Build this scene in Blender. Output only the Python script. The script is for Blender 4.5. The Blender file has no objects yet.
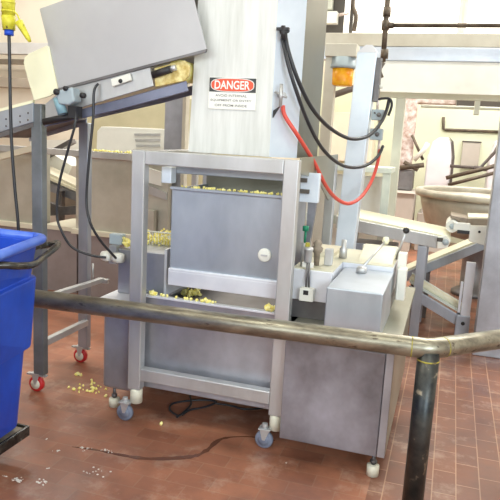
import bpy, math, random
from mathutils import Vector, Matrix
random.seed(7)
SC = bpy.context.scene
COL = SC.collection
PI = math.pi

# ---------------------------------------------------------------- camera
F = 630.0; H = 1.55
_n = Vector((-183, 3400, 630)).normalized()
_d = Vector((205, -106, 630)); _d -= _n * _d.dot(_n); _d.normalize()
_Z = -_n; _Y = _d; _X = _Y.cross(_Z)
if _X.x < 0: _X = -_X
R = Matrix((_X, _Y, _Z))                       # photo axes -> world axes
CAM = Vector((0, 0, H))

def at(px, py, X=None, Y=None, Z=None):
    """world point seen at a photo pixel on one axis-aligned plane"""
    r = R @ Vector((px - 250, py - 250, F))
    if X is not None: t = (X - CAM.x) / r.x
    elif Y is not None: t = (Y - CAM.y) / r.y
    else: t = (Z - CAM.z) / r.z
    return CAM + r * t

cam = bpy.data.cameras.new('camera'); co = bpy.data.objects.new('camera', cam); COL.objects.link(co)
xr = R @ Vector((1, 0, 0)); yu = R @ Vector((0, -1, 0)); zb = R @ Vector((0, 0, -1))
m = Matrix((xr, yu, zb)).transposed().to_4x4(); m.translation = CAM
co.matrix_world = m
cam.sensor_width = 36; cam.lens = 36 * F / 500; cam.clip_start = 0.05; cam.clip_end = 60
SC.camera = co

# ---------------------------------------------------------------- materials
def srgb(r, g, b):
    f = lambda c: ((c / 255) / 12.92) if c / 255 <= .04045 else (((c / 255) + .055) / 1.055) ** 2.4
    return (f(r), f(g), f(b), 1)

def nodes(name):
    mt = bpy.data.materials.new(name); mt.use_nodes = True
    nt = mt.node_tree; b = nt.nodes['Principled BSDF']
    return mt, nt, b

def mottled(name, c1, c2, rough=.45, metal=0., scale=4., stretch=(1, 1, 1), bump=0., detail=6, lo=.35, hi=.65, rvar=.1, spots=None, spot_scale=30, spot_lo=.62, coat=0.):
    mt, nt, b = nodes(name); N = nt.nodes; L = nt.links
    tc = N.new('ShaderNodeNewGeometry'); mp = N.new('ShaderNodeMapping'); mp.inputs['Scale'].default_value = stretch
    L.new(tc.outputs['Position'], mp.inputs['Vector'])
    nz = N.new('ShaderNodeTexNoise'); nz.inputs['Scale'].default_value = scale; nz.inputs['Detail'].default_value = detail; nz.inputs['Roughness'].default_value = .6
    L.new(mp.outputs['Vector'], nz.inputs['Vector'])
    cr = N.new('ShaderNodeValToRGB'); cr.color_ramp.elements[0].position = lo; cr.color_ramp.elements[1].position = hi
    cr.color_ramp.elements[0].color = c1; cr.color_ramp.elements[1].color = c2
    L.new(nz.outputs['Fac'], cr.inputs['Fac']); out = cr.outputs['Color']
    if spots:
        n2 = N.new('ShaderNodeTexNoise'); n2.inputs['Scale'].default_value = spot_scale; n2.inputs['Detail'].default_value = 3
        L.new(mp.outputs['Vector'], n2.inputs['Vector'])
        r2 = N.new('ShaderNodeValToRGB'); r2.color_ramp.elements[0].position = spot_lo; r2.color_ramp.elements[1].position = spot_lo + .08
        L.new(n2.outputs['Fac'], r2.inputs['Fac'])
        mx = N.new('ShaderNodeMix'); mx.data_type = 'RGBA'; mx.inputs['B'].default_value = spots
        L.new(r2.outputs['Color'], mx.inputs['Factor']); L.new(out, mx.inputs['A']); out = mx.outputs['Result']
    L.new(out, b.inputs['Base Color'])
    b.inputs['Metallic'].default_value = metal
    mr = N.new('ShaderNodeMapRange'); mr.inputs['To Min'].default_value = max(rough - rvar, .05); mr.inputs['To Max'].default_value = rough + rvar
    L.new(nz.outputs['Fac'], mr.inputs['Value']); L.new(mr.outputs['Result'], b.inputs['Roughness'])
    if bump:
        bp = N.new('ShaderNodeBump'); bp.inputs['Strength'].default_value = bump; bp.inputs['Distance'].default_value = .01
        L.new(nz.outputs['Fac'], bp.inputs['Height']); L.new(bp.outputs['Normal'], b.inputs['Normal'])
    b.inputs['Coat Weight'].default_value = coat
    return mt

def plain(name, c, rough=.5, metal=0., em=0.):
    mt, nt, b = nodes(name)
    N = nt.nodes; L = nt.links
    geo = N.new('ShaderNodeNewGeometry'); nz = N.new('ShaderNodeTexNoise'); nz.inputs['Scale'].default_value = 9
    L.new(geo.outputs['Position'], nz.inputs['Vector'])
    cr = N.new('ShaderNodeValToRGB'); cr.color_ramp.elements[0].color = tuple(x * .86 for x in c[:3]) + (1,); cr.color_ramp.elements[1].color = c
    L.new(nz.outputs['Fac'], cr.inputs['Fac']); L.new(cr.outputs['Color'], b.inputs['Base Color'])
    b.inputs['Roughness'].default_value = rough; b.inputs['Metallic'].default_value = metal
    if em:
        b.inputs['Emission Color'].default_value = c; b.inputs['Emission Strength'].default_value = em
    return mt

M = {}
M['steel'] = mottled('brushed_steel', srgb(164, 172, 182), srgb(190, 197, 206), .42, .75, 3, (1, 1, .5))
M['steel_frame'] = mottled('frame_steel', srgb(184, 184, 183), srgb(204, 204, 205), .4, .6, 5, (1, 1, .3))
M['steel_mid'] = mottled('mid_steel', srgb(146, 147, 154), srgb(200, 203, 212), .42, .7, 2.4, (1, 1, .8), lo=.3, hi=.7)
M['rail_blue'] = mottled('dark_blue_steel', srgb(112, 116, 136), srgb(134, 138, 158), .4, .6, 4)
M['steel_dull'] = mottled('worn_steel', srgb(112, 113, 120), srgb(186, 190, 202), .45, .7, 2.2, (1, 1, .8), lo=.3, hi=.7)
M['steel_dark'] = mottled('dark_steel', srgb(96, 92, 92), srgb(132, 129, 130), .45, .6, 3)
M['steel_blue'] = mottled('bluish_steel', srgb(154, 159, 170), srgb(180, 186, 197), .4, .6, 4, (1, 1, .3))
M['rail'] = mottled('rail_pipe', srgb(108, 103, 92), srgb(180, 174, 154), .36, .75, 7, (1, 3, 3), lo=.3, hi=.72, spots=srgb(96, 88, 78), spot_scale=14)
M['post'] = mottled('rail_post', srgb(46, 49, 52), srgb(88, 87, 82), .4, .7, 9, (1, 1, 1), spots=srgb(160, 148, 128), spot_scale=18)
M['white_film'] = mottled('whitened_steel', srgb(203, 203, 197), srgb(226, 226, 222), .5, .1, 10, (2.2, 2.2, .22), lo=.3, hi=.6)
M['white_side'] = mottled('pale_steel_side', srgb(214, 216, 226), srgb(232, 234, 240), .4, .3, 3)
M['olive_side'] = mottled('warm_shade_steel', srgb(140, 138, 122), srgb(162, 160, 146), .38, .6, 2, (1, 1, 1))  # steel with warm reflected tone and shade put into its colour
M['post_paint'] = mottled('pale_blue_steel', srgb(214, 224, 236), srgb(232, 240, 250), .4, .25, 3)
M['leg_dark'] = mottled('stand_leg_steel', srgb(116, 122, 126), srgb(142, 148, 154), .4, .6, 4)
M['cream_steel'] = mottled('cream_coated_steel', srgb(206, 202, 180), srgb(226, 222, 200), .45, .2, 4)
M['col_side'] = mottled('shaded_side_steel', srgb(96, 94, 80), srgb(120, 117, 102), .4, .6, 2)  # column side colour darkened to offset the strong daylight on it
M['steel_door'] = mottled('scuffed_door_steel', srgb(114, 112, 116), srgb(184, 187, 200), .4, .7, 2.6, (1, 1, .8), lo=.3, hi=.72, detail=5)
M['hood'] = mottled('grey_sheet', srgb(182, 180, 182), srgb(196, 195, 196), .5, .35, 1.5)
M['cream_plate'] = plain('cream_plastic', srgb(254, 249, 214), .5)
M['cream'] = plain('cream_belt', srgb(236, 230, 204), .6)
M['belt_edge'] = plain('belt_edge', srgb(220, 212, 190), .6)
M['white_plastic'] = plain('white_plastic', srgb(238, 236, 226), .45)
M['teal'] = plain('teal_paint', srgb(140, 176, 188), .45)
M['greyblue'] = plain('grey_blue_paint', srgb(170, 182, 188), .45)
M['black'] = plain('black_rubber', srgb(40, 38, 40), .5)
M['hose_black'] = plain('black_hose', srgb(46, 46, 50), .4)
M['hose_red'] = plain('red_hose', srgb(224, 84, 70), .4)
M['yellow'] = mottled('yellow_rubber', srgb(200, 190, 40), srgb(232, 224, 76), .5, 0, 30, spots=srgb(110, 98, 40), spot_scale=60)
M['blue_ring'] = plain('blue_plastic', srgb(36, 86, 210), .4)
M['bin'] = mottled('blue_bin_plastic', srgb(24, 66, 176), srgb(36, 84, 204), .42, 0, 5, (1, 1, .6), spots=srgb(60, 90, 190), spot_scale=14, spot_lo=.66)
M['bin_rim'] = mottled('blue_bin_rim', srgb(60, 100, 214), srgb(96, 132, 226), .35, 0, 9)
M['red_wheel'] = plain('red_wheel', srgb(206, 40, 44), .4)
M['grey_wheel'] = plain('grey_wheel', srgb(124, 131, 150), .5)
M['motor_blue'] = plain('teal_grey_paint', srgb(156, 172, 180), .45)
M['foot'] = plain('foot_plastic', srgb(232, 228, 208), .5)
M['orange'] = mottled('amber_lens', srgb(232, 138, 12), srgb(255, 190, 40), .25, 0, 14)
M['crumb'] = mottled('yellow_crumbs', srgb(246, 228, 110), srgb(255, 248, 180), .8, 0, 60)
M['yellow_paint'] = mottled('yellow_paint', srgb(112, 100, 60), srgb(196, 184, 66), .6, 0, 40)
M['wood'] = mottled('tan_board', srgb(120, 108, 96), srgb(160, 146, 128), .7, 0, 12)
M['beam_tan'] = mottled('tan_beam', srgb(196, 188, 172), srgb(214, 208, 194), .6, 0, 3)
M['beam_grey'] = mottled('grey_beam', srgb(190, 188, 184), srgb(206, 204, 200), .6, 0, 3)
M['beam_brown'] = mottled('brown_beam', srgb(158, 146, 130), srgb(176, 164, 148), .6, 0, 3)
M['beam_steel'] = mottled('pale_beam_steel', srgb(186, 193, 206), srgb(212, 217, 226), .35, .5, 2)
M['tan_panel'] = mottled('tan_wall_panel', srgb(176, 170, 138), srgb(190, 184, 152), .7, 0, 2)
M['panel'] = plain('cream_panel', srgb(253, 251, 243), .6)
M['frame_green'] = plain('pale_green_paint', srgb(214, 214, 198), .5)
M['bench'] = mottled('bench_steel', srgb(196, 204, 196), srgb(216, 222, 214), .5, .2, 3)
M['tank'] = mottled('stained_tank_steel', srgb(170, 166, 152), srgb(206, 202, 190), .5, .5, 2.2, lo=.3, hi=.7)
M['tank_base'] = mottled('tank_base_paint', srgb(136, 124, 122), srgb(158, 147, 145), .6, .1, 2)
M['bowl'] = mottled('bowl_steel', srgb(150, 142, 128), srgb(196, 188, 172), .5, .3, 3, lo=.3, hi=.7)
M['mixer'] = plain('mixer_paint', srgb(238, 232, 234), .45)
M['mixer_dark'] = plain('mixer_dark_trim', srgb(92, 82, 78), .5)
M['rust'] = mottled('rusty_steel', srgb(176, 146, 130), srgb(236, 226, 222), .6, .2, 14)
M['pipe_dark'] = mottled('dark_pipe', srgb(76, 66, 56), srgb(112, 98, 84), .5, .4, 10)
M['cab_grey'] = plain('grey_cabinet_paint', srgb(196, 186, 176), .5)
M['vent'] = plain('vent_box_paint', srgb(244, 242, 234), .5)
M['dark_gap'] = plain('dark_recess', srgb(88, 82, 76), .7)
M['wire'] = plain('wire_steel', srgb(190, 188, 180), .3, .8)
M['sign_white'] = plain('sign_white', srgb(248, 246, 238), .5)
M['sign_black'] = plain('sign_black', srgb(64, 66, 66), .5)
M['sign_red'] = plain('sign_red', srgb(236, 92, 60), .5)
M['sign_text'] = plain('sign_text_grey', srgb(110, 108, 104), .5)
M['green'] = plain('green_button', srgb(20, 130, 96), .4)
M['window'] = plain('daylit_pane', (1.0, .97, .88, 1), .3, 0, 1.1)
M['rubber_bar'] = mottled('black_painted_bar', srgb(34, 33, 32), srgb(78, 74, 68), .25, .3, 14)
M['water'] = plain('wet_stain', srgb(112, 74, 60), .15)
M['glint'] = mottled('painted_glint', srgb(214, 200, 188), srgb(240, 234, 226), .3, 0, 40)  # pale colour painted in for glints of water

def wall_mat(name, c1, c2, line=None):
    return mottled(name, c1, c2, .7, 0, 1.2)
M['wall_back'] = wall_mat('wall_paint', srgb(226, 216, 196), srgb(236, 227, 208))
M['wall_green'] = wall_mat('green_wall_paint', srgb(218, 222, 194), srgb(228, 231, 206))
M['wall_side'] = wall_mat('side_wall_paint', srgb(222, 220, 212), srgb(232, 230, 224))
M['ceil'] = wall_mat('ceiling_paint', srgb(226, 224, 214), srgb(236, 234, 226))

# floor: red quarry tile, courses run across on the left and away from the camera on the right
mt, nt, b = nodes('quarry_tile_floor'); N = nt.nodes; L = nt.links
geo = N.new('ShaderNodeNewGeometry'); sep = N.new('ShaderNodeSeparateXYZ'); L.new(geo.outputs['Position'], sep.inputs[0])
def brick(rot, k=1.):
    mp = N.new('ShaderNodeMapping'); mp.inputs['Rotation'].default_value = (0, 0, rot); mp.inputs['Location'].default_value = (.03, .04, 0)
    L.new(geo.outputs['Position'], mp.inputs['Vector'])
    br = N.new('ShaderNodeTexBrick'); br.inputs['Scale'].default_value = 1
    br.inputs['Brick Width'].default_value = .21; br.inputs['Row Height'].default_value = .105; br.inputs['Mortar Size'].default_value = .0035
    br.inputs['Mortar Smooth'].default_value = .4; br.inputs['Bias'].default_value = -.1
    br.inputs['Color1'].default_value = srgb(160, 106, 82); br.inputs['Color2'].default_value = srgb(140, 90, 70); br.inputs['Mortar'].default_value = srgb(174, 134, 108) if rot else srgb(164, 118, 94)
    L.new(mp.outputs['Vector'], br.inputs['Vector']); return br
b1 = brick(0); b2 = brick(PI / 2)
for _k in ('Color1', 'Color2'): b2.inputs[_k].default_value = tuple(c_ * .72 for c_ in b2.inputs[_k].default_value[:3]) + (1,)  # right tiles darkened in colour to offset the bright daylight there
for _k in ('Color1', 'Color2'): b1.inputs[_k].default_value = tuple(c_ * 1.14 for c_ in b1.inputs[_k].default_value[:3]) + (1,)  # left tiles lightened in colour to make up for weaker light
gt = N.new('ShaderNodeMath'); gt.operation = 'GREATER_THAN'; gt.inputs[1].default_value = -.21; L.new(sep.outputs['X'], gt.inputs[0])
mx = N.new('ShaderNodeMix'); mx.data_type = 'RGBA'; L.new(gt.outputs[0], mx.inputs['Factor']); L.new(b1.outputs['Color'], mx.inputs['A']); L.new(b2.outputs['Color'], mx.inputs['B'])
nz = N.new('ShaderNodeTexNoise'); nz.inputs['Scale'].default_value = 2.6; nz.inputs['Detail'].default_value = 7; nz.inputs['Roughness'].default_value = .62; L.new(geo.outputs['Position'], nz.inputs['Vector'])
cr = N.new('ShaderNodeValToRGB'); cr.color_ramp.elements[0].position = .32; cr.color_ramp.elements[0].color = (.56, .56, .58, 1); cr.color_ramp.elements[1].position = .6; cr.color_ramp.elements[1].color = (1.06, 1.04, 1.0, 1)
L.new(nz.outputs['Fac'], cr.inputs['Fac'])
ml = N.new('ShaderNodeMix'); ml.data_type = 'RGBA'; ml.blend_type = 'MULTIPLY'; ml.inputs['Factor'].default_value = 1; L.new(mx.outputs['Result'], ml.inputs['A']); L.new(cr.outputs['Color'], ml.inputs['B'])
n2 = N.new('ShaderNodeTexNoise'); n2.inputs['Scale'].default_value = 5; n2.inputs['Detail'].default_value = 8; n2.inputs['Roughness'].default_value = .7; L.new(geo.outputs['Position'], n2.inputs['Vector'])
c2 = N.new('ShaderNodeValToRGB'); c2.color_ramp.elements[0].position = .53; c2.color_ramp.elements[1].position = .72; c2.color_ramp.elements[1].color = (.5, .5, .5, 1); L.new(n2.outputs['Fac'], c2.inputs['Fac'])
m3 = N.new('ShaderNodeMix'); m3.data_type = 'RGBA'; m3.inputs['B'].default_value = srgb(196, 168, 148); L.new(c2.outputs['Color'], m3.inputs['Factor']); L.new(ml.outputs['Result'], m3.inputs['A'])
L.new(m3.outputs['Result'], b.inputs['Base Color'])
rr = N.new('ShaderNodeMapRange'); rr.inputs['From Min'].default_value = .35; rr.inputs['From Max'].default_value = .65; rr.inputs['To Min'].default_value = .28; rr.inputs['To Max'].default_value = .55
L.new(nz.outputs['Fac'], rr.inputs['Value']); L.new(rr.outputs['Result'], b.inputs['Roughness'])
bp = N.new('ShaderNodeBump'); bp.inputs['Strength'].default_value = .25; bp.inputs['Distance'].default_value = .004; L.new(n2.outputs['Fac'], bp.inputs['Height']); L.new(bp.outputs['Normal'], b.inputs['Normal'])
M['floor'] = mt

# ---------------------------------------------------------------- mesh builder
class MB:
    def __init__(s): s.v = []; s.f = []; s.sm = []
    def add(s, vs, fs, smooth=False):
        o = len(s.v); s.v += [Vector(p) for p in vs]; s.f += [tuple(i + o for i in f) for f in fs]; s.sm += [smooth] * len(fs); return s
    def box(s, x0, x1, y0, y1, z0, z1):
        vs = [(x, y, z) for x in (x0, x1) for y in (y0, y1) for z in (z0, z1)]
        return s.add(vs, [(0, 1, 3, 2), (4, 6, 7, 5), (0, 4, 5, 1), (2, 3, 7, 6), (0, 2, 6, 4), (1, 5, 7, 3)])
    def hexa(s, bot, top):
        vs = list(bot) + list(top); n = len(bot)
        fs = [tuple(reversed(range(n))), tuple(range(n, 2 * n))] + [(i, (i + 1) % n, (i + 1) % n + n, i + n) for i in range(n)]
        return s.add(vs, fs)
    def prism(s, poly, vec):
        vec = Vector(vec); return s.hexa([Vector(p) for p in poly], [Vector(p) + vec for p in poly])
    def bar(s, p0, p1, w, h, up=(0, 0, 1)):
        p0 = Vector(p0); p1 = Vector(p1); d = (p1 - p0).normalized(); u = Vector(up); sd = d.cross(u).normalized(); u = sd.cross(d).normalized()
        q = [sd * (-w / 2) + u * (-h / 2), sd * (w / 2) + u * (-h / 2), sd * (w / 2) + u * (h / 2), sd * (-w / 2) + u * (h / 2)]
        return s.hexa([p0 + a for a in q], [p1 + a for a in q])
    def cyl(s, p0, p1, r, r1=None, n=24):
        return s.tube([p0, p1], r, n, r1)
    def tube(s, pts, r, n=12, r1=None):
        pts = [Vector(p) for p in pts]; r1 = r if r1 is None else r1
        t0 = (pts[1] - pts[0]).normalized(); a = Vector((0, 0, 1)) if abs(t0.z) < .9 else Vector((1, 0, 0)); u = t0.cross(a).normalized()
        vs = []; k = len(pts)
        for i, p in enumerate(pts):
            t = (pts[min(i + 1, k - 1)] - pts[max(i - 1, 0)]).normalized(); u = (u - t * u.dot(t)).normalized(); w = t.cross(u)
            rad = r + (r1 - r) * i / (k - 1)
            vs += [p + (u * math.cos(2 * PI * j / n) + w * math.sin(2 * PI * j / n)) * rad for j in range(n)]
        fs = [(i * n + j, i * n + (j + 1) % n, (i + 1) * n + (j + 1) % n, (i + 1) * n + j) for i in range(k - 1) for j in range(n)]
        s.add(vs, fs, True); o = len(s.v) - len(vs)
        s.f += [tuple(o + j for j in reversed(range(n))), tuple(o + (k - 1) * n + j for j in range(n))]; s.sm += [False, False]
        return s
    def lathe(s, c, prof, n=40, axis='z', a0=0, a1=2 * PI):
        c = Vector(c); vs = []
        for r, h in prof:
            for j in range(n):
                a = 2 * PI * j / n; x, y = r * math.cos(a), r * math.sin(a)
                vs.append(c + (Vector((x, y, h)) if axis == 'z' else Vector((x, h, y)) if axis == 'y' else Vector((h, x, y))))
        k = len(prof)
        fs = [(i * n + j, i * n + (j + 1) % n, (i + 1) * n + (j + 1) % n, (i + 1) * n + j) for i in range(k - 1) for j in range(n)]
        return s.add(vs, fs, True)
    def blob(s, c, r):
        c = Vector(c); vs = []; ph = (1 + 5 ** .5) / 2
        for a in ((0, 1, ph), (1, ph, 0), (ph, 0, 1)):
            for i in (1, -1):
                for j in (1, -1):
                    q = Vector((a[0] * (i if a[0] == 1 else j if a[0] == ph else 1), a[1] * (i if a[1] == 1 else j if a[1] == ph else 1), a[2] * (i if a[2] == 1 else j if a[2] == ph else 1)))
                    q = q.normalized() * r * random.uniform(.6, 1.15); vs.append(c + q)
        import itertools
        base = [(p - c).normalized() for p in vs]
        fs = []
        for t in itertools.combinations(range(12), 3):
            d = [(base[t[i]] - base[t[(i + 1) % 3]]).length for i in range(3)]
            if max(d) < 1.2:
                nrm = (base[t[1]] - base[t[0]]).cross(base[t[2]] - base[t[0]])
                fs.append(t if nrm.dot(base[t[0]]) > 0 else (t[0], t[2], t[1]))
        return s.add(vs, fs)
    def build(s, name, mat, parent=None, bevel=0., seg=2, recalc=True):
        me = bpy.data.meshes.new(name)
        if parent is None:
            xs = [p.x for p in s.v]; ys = [p.y for p in s.v]; zs = [p.z for p in s.v]
            org = Vector(((min(xs) + max(xs)) / 2, (min(ys) + max(ys)) / 2, min(zs)))
        else: org = wloc(parent)
        me.from_pydata([p - org for p in s.v], [], s.f)
        me.polygons.foreach_set('use_smooth', s.sm)
        if recalc:
            import bmesh
            bm = bmesh.new(); bm.from_mesh(me); bmesh.ops.recalc_face_normals(bm, faces=bm.faces); bm.to_mesh(me); bm.free()
        me.materials.append(M[mat]); o = bpy.data.objects.new(name, me); COL.objects.link(o)
        if parent is None: o.location = org
        else: o.parent = parent
        o['_w'] = list(org)
        if bevel:
            bv = o.modifiers.new('bevel', 'BEVEL'); bv.width = bevel; bv.segments = seg; bv.limit_method = 'ANGLE'; bv.angle_limit = math.radians(50)
        return o
def wloc(o): return Vector(o['_w'])
def tag(o, label, cat, group=None, kind=None):
    o['label'] = label; o['category'] = cat
    if group: o['group'] = group
    if kind: o['kind'] = kind
    return o
def thing(name, loc, label, cat, group=None):
    o = bpy.data.objects.new(name, None); COL.objects.link(o); o.location = Vector(loc); o['_w'] = list(loc); o.empty_display_size = .1
    return tag(o, label, cat, group)
def struct(name, mb, mat, **k):
    o = mb.build(name, mat, **k); o['kind'] = 'structure'; return o
def smooth_path(pts, n=8):
    pts = [Vector(p) for p in pts]; out = []
    for i in range(len(pts) - 1):
        p0 = pts[max(i - 1, 0)]; p1 = pts[i]; p2 = pts[i + 1]; p3 = pts[min(i + 2, len(pts) - 1)]
        for k in range(n):
            t = k / n
            out.append(.5 * ((2 * p1) + (p2 - p0) * t + (2 * p0 - 5 * p1 + 4 * p2 - p3) * t * t + (3 * p1 - p0 - 3 * p2 + p3) * t ** 3))
    return out + [pts[-1]]

# ---------------------------------------------------------------- the room
XL, XR, YF, YB, ZC = -9.0, 4.5, -3.5, 8.5, 4.3
YR2 = 10.6; XR2 = -2.4
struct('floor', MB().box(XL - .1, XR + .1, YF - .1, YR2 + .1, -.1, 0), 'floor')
struct('ceiling', MB().box(XL - .1, XR + .1, YF - .1, YR2 + .1, ZC, ZC + .1), 'ceil')
struct('wall_back', MB().box(XL, XR2, YB, YB + .1, 0, ZC), 'wall_back')
struct('wall_recess', MB().box(XR2, XR, YR2, YR2 + .1, 0, ZC).box(XR2 - .1, XR2, YB + .1, YR2 + .1, 0, ZC), 'wall_back')
struct('wall_left', MB().box(XL - .1, XL, YF, YB, 0, ZC), 'wall_side')
struct('wall_right', MB().box(XR, XR + .1, YF, YR2, 0, ZC), 'wall_side')
struct('wall_front', MB().box(XL, XR, YF - .1, YF, 0, ZC), 'wall_side')
# pale green lower wall on the right
struct('wall_partition', MB().box(XR2 + .01, XR - .01, YR2 - .12, YR2 - .005, 0, 2.45), 'wall_green')
for i, (x0, x1) in enumerate(((-1.95, -.12), (-.06, 1.8), (1.86, 3.7)), 1):
    w = struct('window_%d' % i, MB().box(x0, x1, YR2 - .03, YR2 - .002, 3.02, 4.0), 'window')
    fr = MB()
    for q in ((x0 - .02, x0 + .03, 2.97, 4.05), (x1 - .03, x1 + .02, 2.97, 4.05)): fr.box(q[0], q[1], YR2 - .06, YR2 - .03, q[2], q[3])
    fr.box(x0, x1, YR2 - .06, YR2 - .03, 2.97, 3.03); fr.box(x0, x1, YR2 - .06, YR2 - .03, 4.0, 4.05)
    f = fr.build('window_frame', 'beam_tan', w)
# wall bands on the left
def wall_band(n, px0, px1, py0, py1, Y, mat, d=.12, x_end=None):
    a = at(px0, py0, Y=Y); c = at(px1, py1, Y=Y)
    struct('trim_%d' % n, MB().box(a.x, c.x if x_end is None else x_end, Y, Y + d, c.z, a.z), mat, bevel=.004)
wall_band(1, -40, 190, 42, 57, 8.1, 'beam_grey')
wall_band(2, -40, 190, 58, 68, 8.3, 'beam_brown', .1)
wall_band(3, -40, 31, 76, 88, 8.0, 'beam_brown', .2)
wall_band(4, 118, 190, 108, 111, 8.44, 'beam_brown', .05)
struct('trim_8', MB().box(-5.3, XR2, 8.42, 8.499, 0, 1.98), 'tan_panel')
# overhead beams on the right, lower one of pale steel
zt = 2.5
struct('trim_5', MB().box(-1.55, 3.5, 6.0, 6.25, 2.385, 2.5), 'beam_tan', bevel=.006)
struct('trim_6', MB().box(-1.55, 3.5, 6.0, 6.12, 2.262, 2.383), 'beam_steel', bevel=.006)
struct('trim_7', MB().box(-.95, 3.5, 6.02, 6.06, 1.99, 2.261), 'panel')

# ---------------------------------------------------------------- guard rail
RZ = .725; RR = .0425
pA = Vector((-2.9, 2.40, RZ)); pB = Vector((-.009, 2.575, RZ)); pC = Vector((1.6, 4.0, RZ))
pC = pB + (Vector((.277, 2.859, RZ)) - pB).normalized() * .75
g = thing('guard_rail', (-.012, 2.575, 0), 'worn grey steel pipe guard rail crossing in front of all the machines', 'railing')
_a = (pA - pB).normalized(); _c = (pC - pB).normalized()
bend = [pB + _a * .035 * (1 - t) ** 2 + _c * .035 * t * t for t in (0, .2, .4, .6, .8, 1)]
MB().tube([pA] + bend + [pC], RR, 32).build('rail_pipe', 'rail', g)
MB().tube([(-.012, 2.575, 0), (-.012, 2.575, RZ - .01)], RR * 1.04, 28).build('rail_post', 'post', g)
MB().tube([(pA.x + .1, 2.41, 0), (pA.x + .1, 2.41, RZ - .01)], RR, 28).build('rail_post', 'post', g)
MB().tube([pC + Vector((-.05, -.05, -RZ)), pC + Vector((-.05, -.05, 0))], RR * .97, 28).build('rail_post', 'post', g)
wb = MB(); dv = (pB - pA).normalized(); wb.tube([pB - dv * .075, pB - dv * .070], RR * 1.012, 28)
dv2 = (pC - pB).normalized(); wb.tube([pB + dv2 * .07, pB + dv2 * .075], RR * 1.012, 28); wb.tube([(-.012, 2.575, RZ - .05), (-.012, 2.575, RZ - .044)], RR * 1.06, 28)
o = wb.build('weld_seam', 'yellow_paint', g); o['label'] = 'yellow painted weld seams at the rail joint'

# ---------------------------------------------------------------- casters and feet
def caster(parent, x, y, r, wm, w=.03, ztop=None, axis='y', plate=True, brake=False):
    ztop = ztop or r * 2 + .03
    fk = MB()
    for sgn in (-1, 1):
        q = sgn * (w / 2 + .004)
        if axis == 'y': fk.hexa([(x - .007, y + q - .002, r), (x + .007, y + q - .002, r), (x + .007, y + q + .002, r), (x - .007, y + q + .002, r)],
                                [(x - .022, y + q - .002, ztop - .008), (x + .03, y + q - .002, ztop - .008), (x + .03, y + q + .002, ztop - .008), (x - .022, y + q + .002, ztop - .008)])
        else: fk.hexa([(x + q - .002, y - .014, r), (x + q + .002, y - .014, r), (x + q + .002, y + .014, r), (x + q - .002, y + .014, r)],
                      [(x + q - .002, y - .022, ztop - .008), (x + q + .002, y - .022, ztop - .008), (x + q + .002, y + .03, ztop - .008), (x + q - .002, y + .03, ztop - .008)])
    fk.box(x - .028, x + .034, y - .026, y + .026, ztop - .01, ztop - .002)
    if plate: fk.cyl((x, y, ztop - .004), (x, y, ztop + .02), .014)
    if brake: fk.box(x - .06, x + .07, y - .016, y + .01, ztop - .02, ztop - .01)
    c = fk.build('caster', 'steel_frame', parent, bevel=.0015)
    MB().lathe((x, y, r), [(0, -w / 2), (r * .8, -w / 2), (r, -w / 2 + .005), (r, w / 2 - .005), (r * .8, w / 2), (0, w / 2)], 32, axis).build('wheel', wm, c)
    MB().lathe((x, y, r), [(0, -w / 2 - .003), (r * .64, -w / 2 - .003), (r * .64, w / 2 + .003), (0, w / 2 + .003)], 24, axis).build('wheel_hub', 'foot' if wm == 'red_wheel' else 'grey_wheel', c)
    return c
def puck_foot(parent, x, y, ztop, r=.03, h=.046):
    f = MB().lathe((x, y, 0), [(0, 0), (r, 0), (r, h), (r * .7, h + .004), (0, h + .004)], 28).build('levelling_foot', 'foot', parent)
    MB().cyl((x, y, h), (x, y, ztop), .009).lathe((x, y, h + .012), [(0, 0), (.018, 0), (.018, .014), (0, .014)], 6).build('foot_stem', 'steel_dark', f)

# ---------------------------------------------------------------- rolling support frame in the middle
sf = thing('hopper_stand', (-1.1, 3.3, 0), 'tall rolling square-tube steel frame standing around the feed hopper', 'frame')
ZT = 1.44; T = .072
FX0, FX1 = -1.525, -.742          # left edge of left post, right post left edge
YR = 3.85
for x in (FX0, FX1):
    MB().box(x, x + T, 2.84, 2.84 + .055, .178, ZT).build('post', 'steel_frame', sf, bevel=.005)
for x in (FX0, FX1 + .02):
    MB().box(x, x + .055, YR - .055, YR, .12, ZT - .05).build('post', 'steel_frame', sf, bevel=.005)
MB().box(FX0 + T, FX1, 2.842, 2.893, ZT - .07, ZT).build('top_rail', 'steel_frame', sf, bevel=.005)
MB().box(FX0 + T, FX1, 2.842, 2.893, .232, .3).build('bottom_rail', 'steel_frame', sf, bevel=.005)
MB().box(FX0, FX1 + .07, YR - .05, YR - .002, ZT - .125, ZT - .055).build('top_rail', 'steel_frame', sf, bevel=.005)
X = FX1 + T - .004
MB().prism([(X, 2.896, ZT + .01), (X, YR + .04, ZT + .012), (X, YR + .06, 1.235), (X, YR - .17, 1.185), (X, 3.3, 1.335), (X, 2.896, 1.375)], (-.006, 0, 0)).build('side_plate', 'olive_side', sf, bevel=.001)
MB().box(FX0 + .01, FX0 + .06, 2.896, YR - .056, ZT - .07, ZT - .004).build('side_rail', 'steel_frame', sf, bevel=.004)
for x in (FX0 + .04, FX1 + .036):
    MB().lathe((x, 2.868, .10), [(0, 0), (.033, 0), (.033, .07), (.027, .078), (0, .078)], 28).build('white_sleeve', 'foot', sf)
caster(sf, FX0 - .008, 2.835, .046, 'grey_wheel', .028, .11)
caster(sf, FX1 - .014, 2.845, .046, 'grey_wheel', .028, .11)
for x in (FX0 + .03, FX1 + .05): caster(sf, x, YR - .03, .05, 'grey_wheel', .03, .12)
o = MB().box(-.715, -.62, 3.09, 3.13, 1.225, 1.372).build('bracket_block', 'post_paint', sf, bevel=.003)
MB().box(-.72, -.665, 3.07, 3.09, 1.27, 1.29).build('bracket_slot', 'dark_gap', o)
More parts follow.
